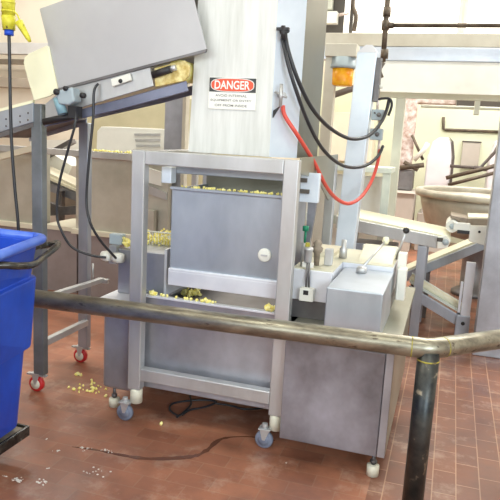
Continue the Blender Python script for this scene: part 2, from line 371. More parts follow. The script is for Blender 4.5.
MB().box(-.72, -.68, 3.07, 3.09, 1.325, 1.345).build('bracket_slot', 'dark_gap', o)
MB().prism([(-.672, 3.1, 1.225), (-.628, 3.1, 1.225), (-.65, 3.1, 1.0), (-.67, 3.1, 1.0)], (0, .03, 0)).build('hanger_strap', 'steel_dull', sf)

# ---------------------------------------------------------------- feed hopper hanging in the frame
fh = thing('feed_hopper', (-1.06, 3.15, .74), 'smooth grey steel hopper with a round white knob, hanging inside the frame', 'hopper')
hx0, hx1 = -1.35, -.752
MB().box(hx0, hx1, 2.95, 2.962, .83, 1.262).box(hx0, hx1, 2.925, 2.962, 1.25, 1.264).build('front_panel', 'steel', fh, bevel=.002)
MB().box(hx0, hx1 - .0, 2.93, 3.02, .75, .829).box(hx0, hx1, 2.93, 3.4, .826, .84).build('bottom_channel', 'white_side', fh, bevel=.004)
MB().box(hx0, hx0 + .01, 2.963, 3.42, .841, 1.25).build('side_panel', 'steel_dull', fh)
MB().box(hx1 - .01, hx1, 2.963, 3.42, .841, 1.25).build('side_panel', 'steel_dull', fh)
MB().box(hx0, hx1, 3.421, 3.432, .841, 1.385).build('back_panel', 'olive_side', fh)
MB().box(hx0 - .02, hx1 + .02, 3.03, 3.06, 1.325, 1.362).build('rim_bar', 'steel', fh, bevel=.003)
MB().box(-1.42, -1.364, 2.965, 3.029, 1.275, 1.358).build('support_tube', 'post_paint', fh, bevel=.004)
MB().box(hx0 + .011, hx1 - .011, 2.963, 3.42, 1.2, 1.215).build('shelf', 'steel_mid', fh)
k = MB().lathe((-.838, 2.949, .962), [(0, -.012), (.029, -.012), (.034, -.008), (.034, 0), (0, 0)], 32, 'y').build('knob', 'white_plastic', fh)
MB().box(-.855, -.821, 2.933, 2.9365, .958, .966).build('knob_grip', 'steel_frame', k, bevel=.001)

# ---------------------------------------------------------------- discharge column with the sign
cl = thing('discharge_column', (-1.0, 3.2, 1.45), 'tall whitish steel column with a danger sign, standing on the frame', 'chute')
CZ0, CZ1 = 1.44, 3.9
def colpoly(z, dx=0): return [(-1.29 + dx, 3.0, z), (-.86, 3.0, z), (-.752, 3.13, z), (-.752, 3.63, z), (-1.29 + dx, 3.62, z)]
bt = colpoly(CZ0); tp = colpoly(CZ1, .08)
fr = MB(); fr.prism([bt[0], bt[1], tp[1], tp[0]], (0, .01, 0)); fr.build('front_face', 'white_film', cl, bevel=.002)
MB().prism([Vector(bt[1]) + Vector((.001, .001, 0)), bt[2], tp[2], Vector(tp[1]) + Vector((.001, .001, 0))], (-.008, .008, 0)).build('corner_face', 'post_paint', cl)  # paler blue put on the corner to carry the daylight it catches
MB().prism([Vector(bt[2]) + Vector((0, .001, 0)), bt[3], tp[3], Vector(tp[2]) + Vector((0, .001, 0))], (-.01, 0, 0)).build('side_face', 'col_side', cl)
MB().prism([Vector(bt[0]) + Vector((0, .011, 0)), bt[4], tp[4], Vector(tp[0]) + Vector((0, .011, 0))], (.01, 0, 0)).build('side_face', 'white_film', cl)
MB().prism([Vector(bt[4]) + Vector((.011, -.01, 0)), Vector(bt[3]) + Vector((-.011, -.01, 0)), Vector(tp[3]) + Vector((-.011, -.01, 0)), Vector(tp[4]) + Vector((.011, -.01, 0))], (0, .008, 0)).build('back_face', 'white_film', cl)
# sign
a = at(209.5, 76, Y=2.997); c = at(255.5, 110.5, Y=2.997)
sx0, sx1 = a.x, c.x; sz1, sz0 = a.z - .004, at(232, 109.5, Y=2.997).z
W = sx1 - sx0; Hs = sz1 - sz0
sg = MB().box(sx0, sx1, 2.994, 2.9995, sz0, sz1).build('danger_sign', 'sign_white', cl)
sg['label'] = 'white sign with a red DANGER oval on a black header'
zh = sz1 - Hs * .46
MB().box(sx0 + .003, sx1 - .003, 2.9925, 2.994, zh, sz1 - .003).build('sign_header', 'sign_black', sg)
def oval(cx, cz, w, h, y, n=64, p=3.0):
    pts = []
    for i in range(n):
        t = 2 * PI * i / n; ct, st = math.cos(t), math.sin(t)
        pts.append((cx + w / 2 * math.copysign(abs(ct) ** (2 / p), ct), y, cz + h / 2 * math.copysign(abs(st) ** (2 / p), st)))
    return pts
cz = (zh + sz1 - .003) / 2; cx = (sx0 + sx1) / 2
MB().prism(oval(cx, cz, W * .91, Hs * .43, 2.991), (0, .0014, 0)).build('sign_oval_border', 'sign_white', sg)
MB().prism(oval(cx, cz, W * .88, Hs * .385, 2.9895), (0, .0014, 0)).build('sign_oval', 'sign_red', sg)
def text(body, cx, cz, y, width, height, mat, parent, name, bold=0.):
    cu = bpy.data.curves.new(name, 'FONT'); cu.body = body; cu.align_x = 'CENTER'; cu.align_y = 'CENTER'; cu.size = 1; cu.extrude = .0; cu.offset = bold
    t = bpy.data.objects.new(name + '_tmp', cu); COL.objects.link(t)
    dg = bpy.context.evaluated_depsgraph_get(); me = bpy.data.meshes.new_from_object(t.evaluated_get(dg))
    bpy.data.objects.remove(t)
    xs = [v.co.x for v in me.vertices]; ys = [v.co.y for v in me.vertices]
    x0, x1, y0, y1 = min(xs), max(xs), min(ys), max(ys); org = wloc(parent)
    for v in me.vertices:
        v.co = Vector((cx + ((v.co.x - x0) / (x1 - x0) - .5) * width, y, cz + ((v.co.y - y0) / (y1 - y0) - .5) * height)) - org
    me.materials.clear(); me.materials.append(M[mat]); o = bpy.data.objects.new(name, me); COL.objects.link(o); o.parent = parent; o['_w'] = list(org); return o
text('DANGER', cx, cz, 2.9885, W * .74, Hs * .27, 'sign_white', sg, 'sign_heading', .022)
lh = (zh - sz0) / 3.5
for i, (s_, w_) in enumerate((('AVOID INTERNAL', .66), ('EQUIPMENT OR ENTRY', .86), ('OFF FROM INSIDE', .68))):
    text(s_, cx - W * .02, zh - lh * (i + .72), 2.9935, W * w_, lh * .5, 'sign_text', sg, 'sign_line', .01)
# air fittings on the corner face
def fit(px, py, Y=3.06):
    p = at(px, py, Y=Y); return p
p = fit(284, 31, 3.0)
f1 = MB().cyl(p + Vector((-.02, .03, .0)), p + Vector((.02, -.02, .0)), .014).cyl(p + Vector((.0, -.02, .02)), p + Vector((.005, -.02, -.04)), .011).box(p.x - .03, p.x + .03, p.y - .03, p.y - .01, p.z + .0, p.z + .012).build('air_fitting', 'black', cl)
p2 = fit(282, 95, 3.0)
f2 = MB().cyl(p2 + Vector((-.02, .03, 0)), p2 + Vector((.015, -.015, 0)), .012).cyl(p2 + Vector((0, -.02, .05)), p2 + Vector((0, -.02, -.055)), .009).cyl(p2 + Vector((-.03, -.02, .012)), p2 + Vector((.03, -.02, -.012)), .006).build('air_valve', 'steel_frame', cl)
MB().prism([p2 + Vector((-.04, -.0, -.075)), p2 + Vector((-.005, -.0, -.05)), p2 + Vector((-.04, .0, -.11))], (0, .01, 0)).build('dark_tab', 'black', cl)

# ---------------------------------------------------------------- lower machine
lm = thing('depositing_machine', (-.95, 3.4, 0), 'low stainless machine with open tank, square cover block and cabinet under the frame', 'machine')
# cabinet on the right
MB().prism([(-.664, 2.80, .1), (-.158, 2.80, .1), (-.158, 2.80, .62), (-.664, 2.80, .62)], (0, 1.2, 0)).build('cabinet', 'olive_side', lm, bevel=.006)
MB().box(-.664, -.14, 2.785, 4.01, .622, .65).build('cabinet_top', 'olive_side', lm, bevel=.003)
MB().box(-.664, -.1965, 2.782, 2.795, .1, .604).build('door', 'steel_door', lm, bevel=.003)
MB().box(-.66, -.164, 2.7965, 2.7995, .106, .612).build('door_gap_shade', 'steel_dark', lm)  # dark sheet added behind the door to give its gap shade
MB().box(-.194, -.159, 2.784, 2.7955, .1, .618).build('door_jamb', 'steel_mid', lm, bevel=.002)
puck_foot(lm, -.207, 2.80, .1, .029, .05); puck_foot(lm, -.207, 3.95, .1); puck_foot(lm, -.62, 3.95, .1); puck_foot(lm, -.60, 3.25, .1)
# cover block
cb = MB().box(-.490, -.233, 2.79, 3.3, .651, .877).build('cover_block', 'steel', lm, bevel=.006)
# tank
tk = MB()
tk.box(-1.53, -.712, 2.93, 2.945, .175, .672).box(-1.53, -.712, 3.9, 3.915, .175, .672).box(-1.53, -1.515, 2.945, 3.9, .175, .672).box(-.727, -.712, 2.945, 3.9, .175, .672).box(-1.53, -.712, 2.93, 3.915, .165, .18)
tk.build('tank', 'steel_mid', lm, bevel=.003)
MB().box(-1.53, -.712, 2.915, 2.947, .672, .684).build('tank_rim', 'white_side', lm, bevel=.002)
MB().box(-1.514, -.728, 2.946, 3.898, .54, .56).build('tank_bed', 'steel_dark', lm)
MB().box(-1.73, -1.532, 2.93, 3.9, .115, .62).build('end_leg_box', 'steel_mid', lm, bevel=.02, seg=3)
MB().box(-1.745, -1.532, 2.915, 3.9, .622, .634).build('end_shelf', 'white_side', lm, bevel=.002)
MB().box(-1.71, -1.42, 3.05, 3.9, .635, .885).build('end_box', 'steel_mid', lm, bevel=.004)
MB().box(-1.42, -1.405, 3.03, 3.9, .66, .915).build('end_plate', 'white_side', lm, bevel=.002)
puck_foot(lm, -1.672, 2.965, .12); puck_foot(lm, -1.655, 3.8, .12); 
# mesh guard above the end box
gm = MB()
for i in range(16): x = -1.69 + i * .018; gm.cyl((x, 3.25, .885), (x, 3.25, .965), .0015, n=6)
gm.cyl((-1.7, 3.25, .965), (-1.41, 3.25, .965), .004, n=8)
gm.build('wire_guard', 'white_plastic', lm)
# deck
MB().box(-.71, -.5035, 3.0, 3.72, .745, .9).box(-.5034, -.235, 3.302, 3.72, .745, .9).build('deck', 'white_side', lm, bevel=.003)
MB().box(-.70, -.504, 3.01, 3.71, .651, .744).box(-.503, -.24, 3.31, 3.71, .651, .744).build('deck_plinth', 'steel_dark', lm)
MB().box(-.705, -.504, 3.012, 3.72, .9, .904).box(-.5039, -.24, 3.305, 3.72, .9, .904).build('deck_top', 'cream_steel', lm)
MB().prism([(-.705, 3.3, .905), (-.57, 3.42, .905), (-.57, 3.66, .905), (-.705, 3.66, .905)], (0, 0, .02)).build('deck_ledge', 'belt_edge', lm)
MB().box(-.45, -.235, 3.66, 3.70, .905, .945).build('deck_back_bar', 'white_plastic', lm, bevel=.003)
MB().prism([(-.43, 3.35, .905), (-.25, 3.35, .905), (-.25, 3.6, .96), (-.43, 3.6, .96)], (0, .03, 0)).build('deck_slope', 'cream_steel', lm)
# white plastic scraper plates at the right end
for (y0, y1, z0, z1, x) in ((3.38, 3.46, .72, .965, -.225), (3.28, 3.36, .735, .9, -.212)):
    MB().box(x, x + .045, y0, y1, z0, z1).build('scraper_plate', 'white_plastic', lm, bevel=.004)
# clamp
pb = Vector((-.615, 2.985, .78))
MB().box(-.652, -.582, 2.955, 2.999, .752, .815).box(-.64, -.6, 2.96, 2.99, .815, .82).build('clamp_block', 'white_plastic', lm, bevel=.003)
MB().box(-.632, -.607, 2.952, 2.956, .785, .807).build('clamp_slot', 'black', lm)
MB().cyl((-.625, 2.975, .815), (-.63, 2.99, .95), .005).cyl((-.61, 2.975, .815), (-.62, 2.99, .95), .005).build('clamp_rods', 'steel_dark', lm)
MB().lathe((-.628, 2.99, .94), [(0, 0), (.017, 0), (.02, .01), (.02, .06), (.023, .063), (.023, .075), (0, .075)], 24).build('clamp_cylinder', 'steel_frame', lm)
MB().box(-.655, -.6, 2.985, 3.01, .915, .94).build('clamp_plate', 'white_plastic', lm, bevel=.002)
# lever with knob
lv = MB().lathe((-.388, 3.2, .877), [(0, 0), (.028, 0), (.028, .018), (.022, .03), (0, .032)], 24).cyl((-.388, 3.2, .90), (-.30, 3.42, 1.02), .007).build('lever', 'steel_frame', lm)
MB().lathe((-.30, 3.42, 1.01), [(0, -.012), (.014, -.008), (.02, .01), (.014, .028), (0, .032)], 18).build('lever_tip', 'cream_plate', lv)
lv2 = MB().cyl((-.245, 3.55, .9), (-.205, 3.5, 1.07), .007).build('lever', 'steel_frame', lm)
MB().lathe((-.203, 3.497, 1.075), [(0, -.018), (.013, -.013), (.019, 0), (.013, .013), (0, .018)], 18).build('lever_knob', 'black', lv2)
# valves behind the clamp
MB().lathe((-.665, 3.06, .905), [(0, 0), (.016, 0), (.016, .12), (0, .12)], 18).build('valve_body', 'steel_frame', lm)
MB().lathe((-.665, 3.06, 1.085), [(0, 0), (.016, 0), (.016, .025), (0, .025)], 18).lathe((-.665, 3.06, 1.025), [(0, 0), (.006, 0), (.006, .062), (0, .062)], 12).build('green_button', 'green', lm)
MB().lathe((-.61, 3.12, .905), [(0, 0), (.014, 0), (.016, .06), (.026, .075), (.03, .09), (.018, .1), (.024, .115), (.01, .13), (0, .13)], 18).build('pump_head', 'wood', lm)
MB().box(-.575, -.535, 3.14, 3.18, .905, .99).build('valve_block', 'steel_frame', lm, bevel=.003)
MB().lathe((-.52, 3.4, .905), [(0, 0), (.022, 0), (.022, .05), (.014, .06), (.014, .1), (0, .1)], 18).build('valve_stub', 'steel_frame', lm)
MB().box(-.655, -.635, 3.03, 3.05, .98, 1.03).build('yellow_tag', 'yellow_paint', lm)
# connectors at the left end
MB().lathe((-1.77, 3.03, .84), [(0, -.03), (.025, -.028), (.03, 0), (.025, .028), (0, .03)], 20, 'x').build('cable_gland', 'white_plastic', lm)
MB().lathe((-1.69, 3.02, .84), [(0, -.03), (.028, -.028), (.03, 0), (.025, .028), (0, .03)], 20, 'x').build('cable_gland', 'white_plastic', lm)
MB().box(-1.78, -1.7, 3.07, 3.12, .90, .96).build('sensor_box', 'greyblue', lm, bevel=.006)
MB().box(-1.755, -1.71, 3.03, 3.07, .8, .9).build('sensor_bracket', 'steel_frame', lm)

# ---------------------------------------------------------------- crumbs
def crumbs(name, label, pts, r, n, spread, kind='stuff', zj=None):
    mb = MB()
    for i in range(n):
        k_ = random.random() * (len(pts) - 1); a_ = int(k_); t = k_ - a_
        p_ = Vector(pts[a_]).lerp(Vector(pts[min(a_ + 1, len(pts) - 1)]), t)
        rr_ = r * random.uniform(.4, 1.15)
        mb.blob(p_ + Vector((random.gauss(0, spread[0]), random.gauss(0, spread[1]), rr_ * .5 + abs(random.gauss(0, spread[2])))), rr_)
    return tag(mb.build(name, 'crumb'), label, 'crumbs', None, kind)
crumbs('cheese_crumbs', 'line of yellow crumbs along the upper edge of the hopper front panel', [(-1.25, 2.935, 1.264), (-.76, 2.935, 1.264)], .008, 90, (.03, .004, .002))
crumbs('cheese_crumbs', 'yellow crumbs on the rear hopper rim just under the top rail', [(-1.37, 3.045, 1.363), (-1.2, 3.045, 1.363)], .010, 60, (.03, .01, .003))
crumbs('cheese_crumbs', 'bed of yellow crumbs behind the wire guard on the left end box', [(-1.68, 3.3, .887), (-1.43, 3.32, .887)], .011, 300, (.01, .03, .03))
crumbs('cheese_crumbs', 'yellow crumbs lying on the front lip of the open tank', [(-1.46, 2.931, .684), (-1.05, 2.931, .684)], .014, 26, (.02, .004, .004))
crumbs('cheese_crumbs', 'yellow crumb pile in the open tank below the hopper', [at(181, 295, Z=.561), at(199, 296, Z=.561)], .016, 46, (.012, .012, .016))
crumbs('cheese_crumbs', 'small yellow crumb pile at the right end of the tank lip', [(-.81, 2.935, .684), (-.77, 2.935, .684)], .016, 16, (.006, .004, .01))
crumbs('cheese_crumbs', 'yellow crumbs around the sensor box on the machine end', [(-1.70, 3.09, .886), (-1.66, 3.09, .886)], .018, 14, (.006, .01, .02))
crumbs('cheese_crumbs', 'yellow crumbs scattered on the floor tiles between stand and machine', [(-2.0, 3.05, 0), (-1.93, 3.15, 0), (-1.85, 3.06, 0)], .011, 34, (.05, .05, .002))
crumbs('cheese_crumbs', 'single clump of yellow crumbs on the floor nearer the stand leg', [(-2.1, 3.25, 0), (-2.09, 3.26, 0)], .014, 6, (.012, .012, .003))
tag(MB().blob((-1.33, 2.86, .008), .013).build('cheese_crumb', 'crumb'), 'lone yellow crumb on the tiles in front of the middle frame', 'crumb')

# ---------------------------------------------------------------- inclined conveyor on the left
ic = thing('inclined_conveyor', (-2.2, 3.2, 0), 'inclined grey steel conveyor with a big sheet hood, rising to the white column', 'conveyor')
YA, YBk = 2.93, 3.45
def Q(px, py, Y=YA): return at(px, py, Y=Y)
LEGS = ((-2.185, 2.935, 1.645), (-2.215, 3.44, 1.56))
for i, (x, y, zt_) in enumerate(LEGS):
    MB().box(x, x + .066, y, y + .05, .11, zt_).build('leg', 'steel_blue' if i else 'leg_dark', ic, bevel=.004)
    caster(ic, x + .005 - .0 * i, y + .025, .047, 'red_wheel', .03, .118, brake=True)
MB().box(-2.17, -2.135, 2.986, 3.439, .27, .31).build('cross_brace', 'steel_frame', ic, bevel=.003)
MB().bar((-2.115, 2.96, .575), (-2.085, 3.52, .565), .035, .03).box(-2.12, -2.04, 3.5, 3.53, .545, .575).build('side_arm', 'steel_frame', ic, bevel=.003)
MB().cyl((-2.12, 3.46, .575), (-2.12, 3.46, .68), .006).build('arm_pin', 'steel_frame', ic)
# side plates and frame rails
pl = [Q(46, 104), Q(62, 90), Q(130, 71.5), Q(150, 66.3), Q(154, 86), Q(86, 106), Q(46, 121)]
MB().prism([v + Vector((0, -.006, 0)) for v in pl], (0, .016, 0)).build('side_plate', 'steel_frame', ic, bevel=.002)
rl = [Q(43, 118.5), Q(120, 98.5), Q(185, 80.5), Q(187, 91), Q(120, 109), Q(43, 127)]
MB().prism([v + Vector((0, .012, 0)) for v in rl], (0, .012, 0)).build('frame_rail', 'rail_blue', ic, bevel=.003)
MB().prism([v + Vector((0, YBk - YA - .03, .06)) for v in rl], (0, .012, 0)).build('frame_rail', 'rail_blue', ic, bevel=.003)
bd = [Q(46, 104), Q(150, 70), Q(151, 75), Q(46, 110)]
MB().prism([v + Vector((0, .065, 0)) for v in bd], (0, YBk - YA - .1, 0)).build('belt', 'cream', ic)
# lower trough to the left
tr = [Q(-30, 118), Q(33, 102), Q(33, 122), Q(-30, 141)]
MB().prism([v + Vector((0, .0, 0)) for v in tr], (0, .012, 0)).build('trough_side', 'steel', ic, bevel=.002)
MB().prism([v + Vector((0, YBk - YA, 0)) for v in tr], (0, .012, 0)).build('trough_side', 'steel', ic, bevel=.002)
te = [Q(-30, 116.5), Q(33, 100), Q(33, 103), Q(-30, 119.5)]
o = MB().prism([v + Vector((0, -.003, 0)) for v in te], (0, .02, 0)).build('trough_edge', 'cream_plate', ic); o['label'] = 'pale yellow edge strip'
td = [Q(-30, 141), Q(33, 122.5), Q(33, 127), Q(-30, 147)]
MB().prism([v + Vector((0, .001, 0)) for v in td], (0, .02, 0)).build('trough_flange', 'steel_dark', ic)
MB().prism([v + Vector((0, .012, .055)) for v in td], (0, YBk - YA - .02, 0)).build('trough_bed', 'steel_dark', ic)
for (px_, py_) in ((6, 119), (6, 126), (20, 116), (20, 122), (28, 113), (28, 120)):
    q = Q(px_, py_); MB().lathe(q, [(0, -.004), (.004, -.003), (.006, 0), (0, 0)], 10, 'y').build('rivet', 'steel_dark', ic)
# hood
hd = [Q(60, 88.5), Q(207.5, 49.5), Q(192, -12), Q(41, 9.5)]
a0 = Vector(hd[0]); a1 = Vector(hd[1]); up = Vector((-(a1 - a0).z, 0, (a1 - a0).x)).normalized()
hh = .41
hd = [a0, a1, a1 + up * hh * 1.0, a0 + up * hh]
hd = [Q(60, 88.5), Q(207.5, 49.5), Q(195, 0) + (Q(195, 0) - Q(207.5, 49.5)) * .12, Q(41, 9.5), ]
tl = Q(41, 9.5); tm = Q(68, 0); hd[2:] = [hd[2], tl + (tm - tl) * (((hd[2].x - tl.x)) / (tm.x - tl.x)) if False else tl]
topz = tl + (tm - tl).normalized() * .86
hd = [Q(60, 88.5), Q(207.5, 49.5), Q(191.5, -14), topz, tl]
hood = MB().prism([v + Vector((0, -.012, 0)) for v in hd], (0, .005, 0)).build('hood_sheet', 'hood', ic, bevel=.001)
lip = [Q(60, 88.5), Q(207.5, 49.5), Q(206.5, 52.5), Q(61, 91)]
MB().prism([v + Vector((0, -.018, 0)) for v in lip], (0, .02, 0)).build('hood_lip', 'steel_dark', hood)
# top and far side of the hood stop short of the column
e = (tm - tl).normalized(); tr_ = tl + e * .78
MB().prism([tl + Vector((0, -.006, 0)), tr_ + Vector((0, -.006, 0)), tr_ + Vector((0, .5, 0)), tl + Vector((0, .5, 0))], (0, 0, .004)).build('hood_top', 'hood', ic)
MB().prism([Q(60, 88.5) + Vector((0, .5, 0)), Q(180, 57) + Vector((0, .5, 0)), tr_ + Vector((0, .5, 0)), tl + Vector((0, .5, 0))], (0, .005, 0)).build('hood_sheet', 'hood', ic)
ed = [Q(41, 9.5), Q(68, 0), Q(68.3, 1.5), Q(42, 10.8)]
# cream curtain plate at the hood's lower end
cp = []
for (px_, py_) in ((34, 100.5), (28, 80), (23.5, 63), (24.5, 57.5), (28, 54), (46.5, 45.5), (48.5, 46.5), (57, 88), (55.5, 92.5), (50, 96)):
    cp.append(at(px_, py_, Y=2.905))
MB().prism(cp, (0, .011, 0)).build('cover_plate', 'cream_plate', ic, bevel=.002)['label'] = 'pale yellow plastic cover plate'
# motor
mo = MB().prism([at(63, 92, Y=2.9), at(80, 88, Y=2.9), at(82, 102, Y=2.9), at(76, 106, Y=2.9), at(66, 105, Y=2.9)], (0, -.07, 0)).build('gearbox', 'greyblue', ic, bevel=.01, seg=3)
MB().tube([at(58, 98, Y=2.86), at(63, 114, Y=2.86)], .026, 20).build('motor', 'teal', mo)
for (px_, py_, rr_) in ((66, 88.5, .012), (83, 95.5, .014), (57, 92, .016)):
    MB().lathe(at(px_, py_, Y=2.83), [(0, -.01), (rr_, -.01), (rr_, .01), (0, .01)], 14, 'y').build('bolt_knob', 'black', mo)
sh = MB().tube([at(44, 122, Y=2.9), at(76, 115, Y=2.9)], .018, 14).box(at(70, 106, Y=2.88).x, at(78, 118, Y=2.88).x, 2.86, 2.92, at(70, 118, Y=2.88).z, at(70, 106, Y=2.88).z).build('drive_shaft', 'black', ic)
# switch plate
sp = [at(112, 79.5, Y=2.918), at(131, 73.5, Y=2.918), at(132.5, 80.5, Y=2.918), at(113.5, 87, Y=2.918)]
s_ = MB().prism(sp, (0, -.014, 0)).build('switch_plate', 'white_plastic', ic, bevel=.003)
MB().lathe(at(120.5, 81, Y=2.902), [(0, -.006), (.009, -.006), (.011, 0), (0, 0)], 16, 'y').build('switch_button', 'black', s_)
# end roller
MB().tube([(-1.345, 2.96, 1.84), (-1.345, 3.42, 1.84)], .05, 28).build('end_roller', 'crumb', ic)
ep = MB().prism([Q(154, 68), Q(184, 60), Q(190, 66), Q(189, 75), Q(184, 81), Q(155, 87)], (0, .02, 0)).build('end_plate', 'cream_plate', ic, bevel=.004)
ep.data.materials[0] = mottled('golden_residue_plate', srgb(190, 160, 80), srgb(236, 222, 160), .5, 0, 30)
ep['label'] = 'end plate coated in golden residue'
MB().tube([at(153, 75, Y=2.92), at(171, 69, Y=2.92)], .018, 18).build('tension_sleeve', 'black', ic)
MB().tube([at(171, 69, Y=2.92), at(176, 67.5, Y=2.92)], .014, 18).build('tension_bolt', 'steel_frame', ic)
MB().prism([at(147, 92, Y=2.96), at(149, 98, Y=2.96), at(141, 95, Y=2.96)], (0, .02, 0)).build('bracket_tab', 'cream', ic)

def cable(name, pts, r, mat, label, cat='cable', group=None, n=8):
    return tag(MB().tube(smooth_path(pts), r, n).build(name, mat), label, cat, group)
Yc = 2.88
C1 = [at(*p, Y=y) for p, y in (((98, 84), 2.91), ((94, 92), 2.885), ((93, 120), Yc), ((89, 160), Yc), ((86.5, 200), Yc), ((90, 222), 2.86), ((100, 240), 2.9), ((112, 254), 2.97), ((117, 259), 3.0))]
cable('power_cable', C1, .007, 'hose_black', 'black cable hanging from the conveyor side plate, right of the two')
C2 = [at(*p, Y=y) for p, y in (((76, 112), 2.87), ((75, 125), 2.86), ((68, 150), 2.86), ((59, 185), 2.87), ((57, 215), 2.87), ((62, 232), 2.87), ((72, 247), 2.9), ((90, 255), 2.95), ((106, 257.5), 3.0))]
cable('power_cable', C2, .007, 'hose_black', 'black cable hanging from the conveyor motor, left of the two')

# hanging yellow connector
pc = thing('power_connector', (-2.35, 3.0, 1.9), 'yellow hanging plug connector with a blue collar and black cord', 'plug')
Yp = 2.75
c0 = at(8, -20, Y=Yp); c1 = at(8.5, 16, Y=Yp); c2_ = at(9, 30, Y=Yp); c3 = at(9, 35.5, Y=Yp)
sp_ = lambda a_, b_, t: a_.lerp(b_, t)
mbp = MB(); mbp.tube([c0, sp_(c0, c1, .6), c1], .032, 24); mbp.tube([c1, c2_], .035, 24, .030)
for t in (.35, .6, .85): q = sp_(c0, c1, t); mbp.tube([q, q + Vector((0, 0, -.008))], .0345, 24)
mbp.build('plug_body', 'yellow', pc)
MB().tube([c0 + Vector((0, 0, .001)), c0 + Vector((0, 0, .06))], .024, 20, .014).build('strain_relief', 'yellow', pc)
MB().tube([c0 + Vector((0, 0, .055)), Vector((c0.x, c0.y, ZC))], .0085, 10).build('drop_cord', 'hose_black', pc)
MB().tube([c2_, c3], .0225, 20).build('blue_collar', 'blue_ring', pc)
cd = [c3 + Vector((0, 0, .005))] + [at(x_, y_, Y=Yp) for x_, y_ in ((9.6, 60), (10.5, 110), (12, 150), (15, 190), (18, 222), (19, 250))]
MB().tube(smooth_path(cd), .0085, 10).build('cord', 'hose_black', pc)
MB().tube([at(19, 22, Y=Yp), at(23, 29, Y=Yp), at(28, 38, Y=Yp), at(30, 41.5, Y=Yp)], .02, 18, .008).build('plug_cap', 'yellow', pc)
MB().tube(smooth_path([at(15, 12, Y=Yp), at(18, 16, Y=Yp), at(21, 24, Y=Yp)]), .004, 8).build('cap_tether', 'yellow', pc)
# ---------------------------------------------------------------- blue bin
bn = thing('blue_bin', (-2.2, 1.95, 0), 'large blue plastic rolling bin with a black bar handle at the left', 'bin')
def rrect(pts, r, n=5):
    pts = [Vector(p) for p in pts]; out = []
    for i, p_ in enumerate(pts):
        a_ = (pts[i - 1] - p_).normalized(); b_ = (pts[(i + 1) % len(pts)] - p_).normalized()
        for k_ in range(n + 1):
            t = k_ / n; s0 = p_ + a_ * r; s1 = p_ + b_ * r
            out.append((s0 * (1 - t) ** 2 + p_ * 2 * t * (1 - t) + s1 * t * t))
    return out
def ring(z, br, fr_, fl, bl, r=.07):
    return [Vector((p.x + .045, p.y, z)) for p in rrect([(br[0], br[1], 0), (fr_[0], fr_[1], 0), (fl[0], fl[1], 0), (bl[0], bl[1], 0)], r)]
rings = [ring(.145, (-1.87, 2.25), (-1.84, 1.5), (-2.5, 1.5), (-2.5, 2.25), .06), ring(.17, (-1.82, 2.30), (-1.79, 1.47), (-2.55, 1.47), (-2.55, 2.3)),
         ring(.55, (-1.785, 2.31), (-1.70, 1.43), (-2.6, 1.43), (-2.6, 2.31)), ring(.56, (-1.755, 2.318), (-1.66, 1.42), (-2.61, 1.42), (-2.61, 2.32)),
         ring(.88, (-1.735, 2.33), (-1.56, 1.4), (-2.66, 1.4), (-2.66, 2.33)), ring(.885, (-1.755, 2.32), (-1.58, 1.41), (-2.65, 1.41), (-2.65, 2.32)),
         ring(1.04, (-1.73, 2.33), (-1.5, 1.36), (-2.7, 1.36), (-2.7, 2.33)),
         ring(1.04, (-1.75, 2.31), (-1.53, 1.39), (-2.68, 1.39), (-2.68, 2.31)), ring(.3, (-1.84, 2.26), (-1.8, 1.5), (-2.52, 1.5), (-2.52, 2.26))]
mb = MB(); vs = [p for r_ in rings for p in r_]; n = len(rings[0])
fs = [(i * n + j, i * n + (j + 1) % n, (i + 1) * n + (j + 1) % n, (i + 1) * n + j) for i in range(len(rings) - 1) for j in range(n)]
fs += [tuple(range(n)), tuple(reversed(range((len(rings) - 1) * n, len(rings) * n)))]
mb.add(vs, fs); mb.build('bin_body', 'bin', bn, bevel=.006)
rp = ring(1.05, (-1.715, 2.335), (-1.50, 1.35), (-2.71, 1.35), (-2.71, 2.335), .05); MB().tube(rp + [rp[0]], .02, 12).build('bin_rim', 'bin_rim', bn)
hp = [(-1.80, 2.31, .985), (-1.72, 2.43, .985), (-1.64, 2.50, 1.0), (-1.61, 2.44, 1.0), (-1.60, 2.2, .985), (-1.60, 2.08, .98), (-1.63, 2.01, .975), (-1.68, 1.96, .975)]
hp = [Vector((-1.78, 2.335, .99)), at(47, 245, Y=2.46), at(57, 243, Y=2.44), at(56, 247, Y=2.36), at(42, 258, Y=2.2), at(33, 264.5, Y=2.08), at(18, 266, Y=1.98), at(-4, 266, Y=1.92), Vector((-1.66, 1.85, .97))]
MB().tube(smooth_path(hp, 6), .0145, 14).build('bin_handle', 'rubber_bar', bn)
MB().box(-2.58, -1.775, 1.42, 2.315, .105, .142).build('base_board', 'wood', bn, bevel=.006)
bb = MB().box(-1.7745, -1.757, 1.42, 2.32, .1, .15).box(-2.58, -1.757, 2.3155, 2.33, .1, .15).build('base_edge', 'rubber_bar', bn, bevel=.004)
for x, y in ((-1.9, 2.2), (-2.45, 2.2), (-1.9, 1.55), (-2.45, 1.55)): caster(bn, x, y, .04, 'black', .03, .098)

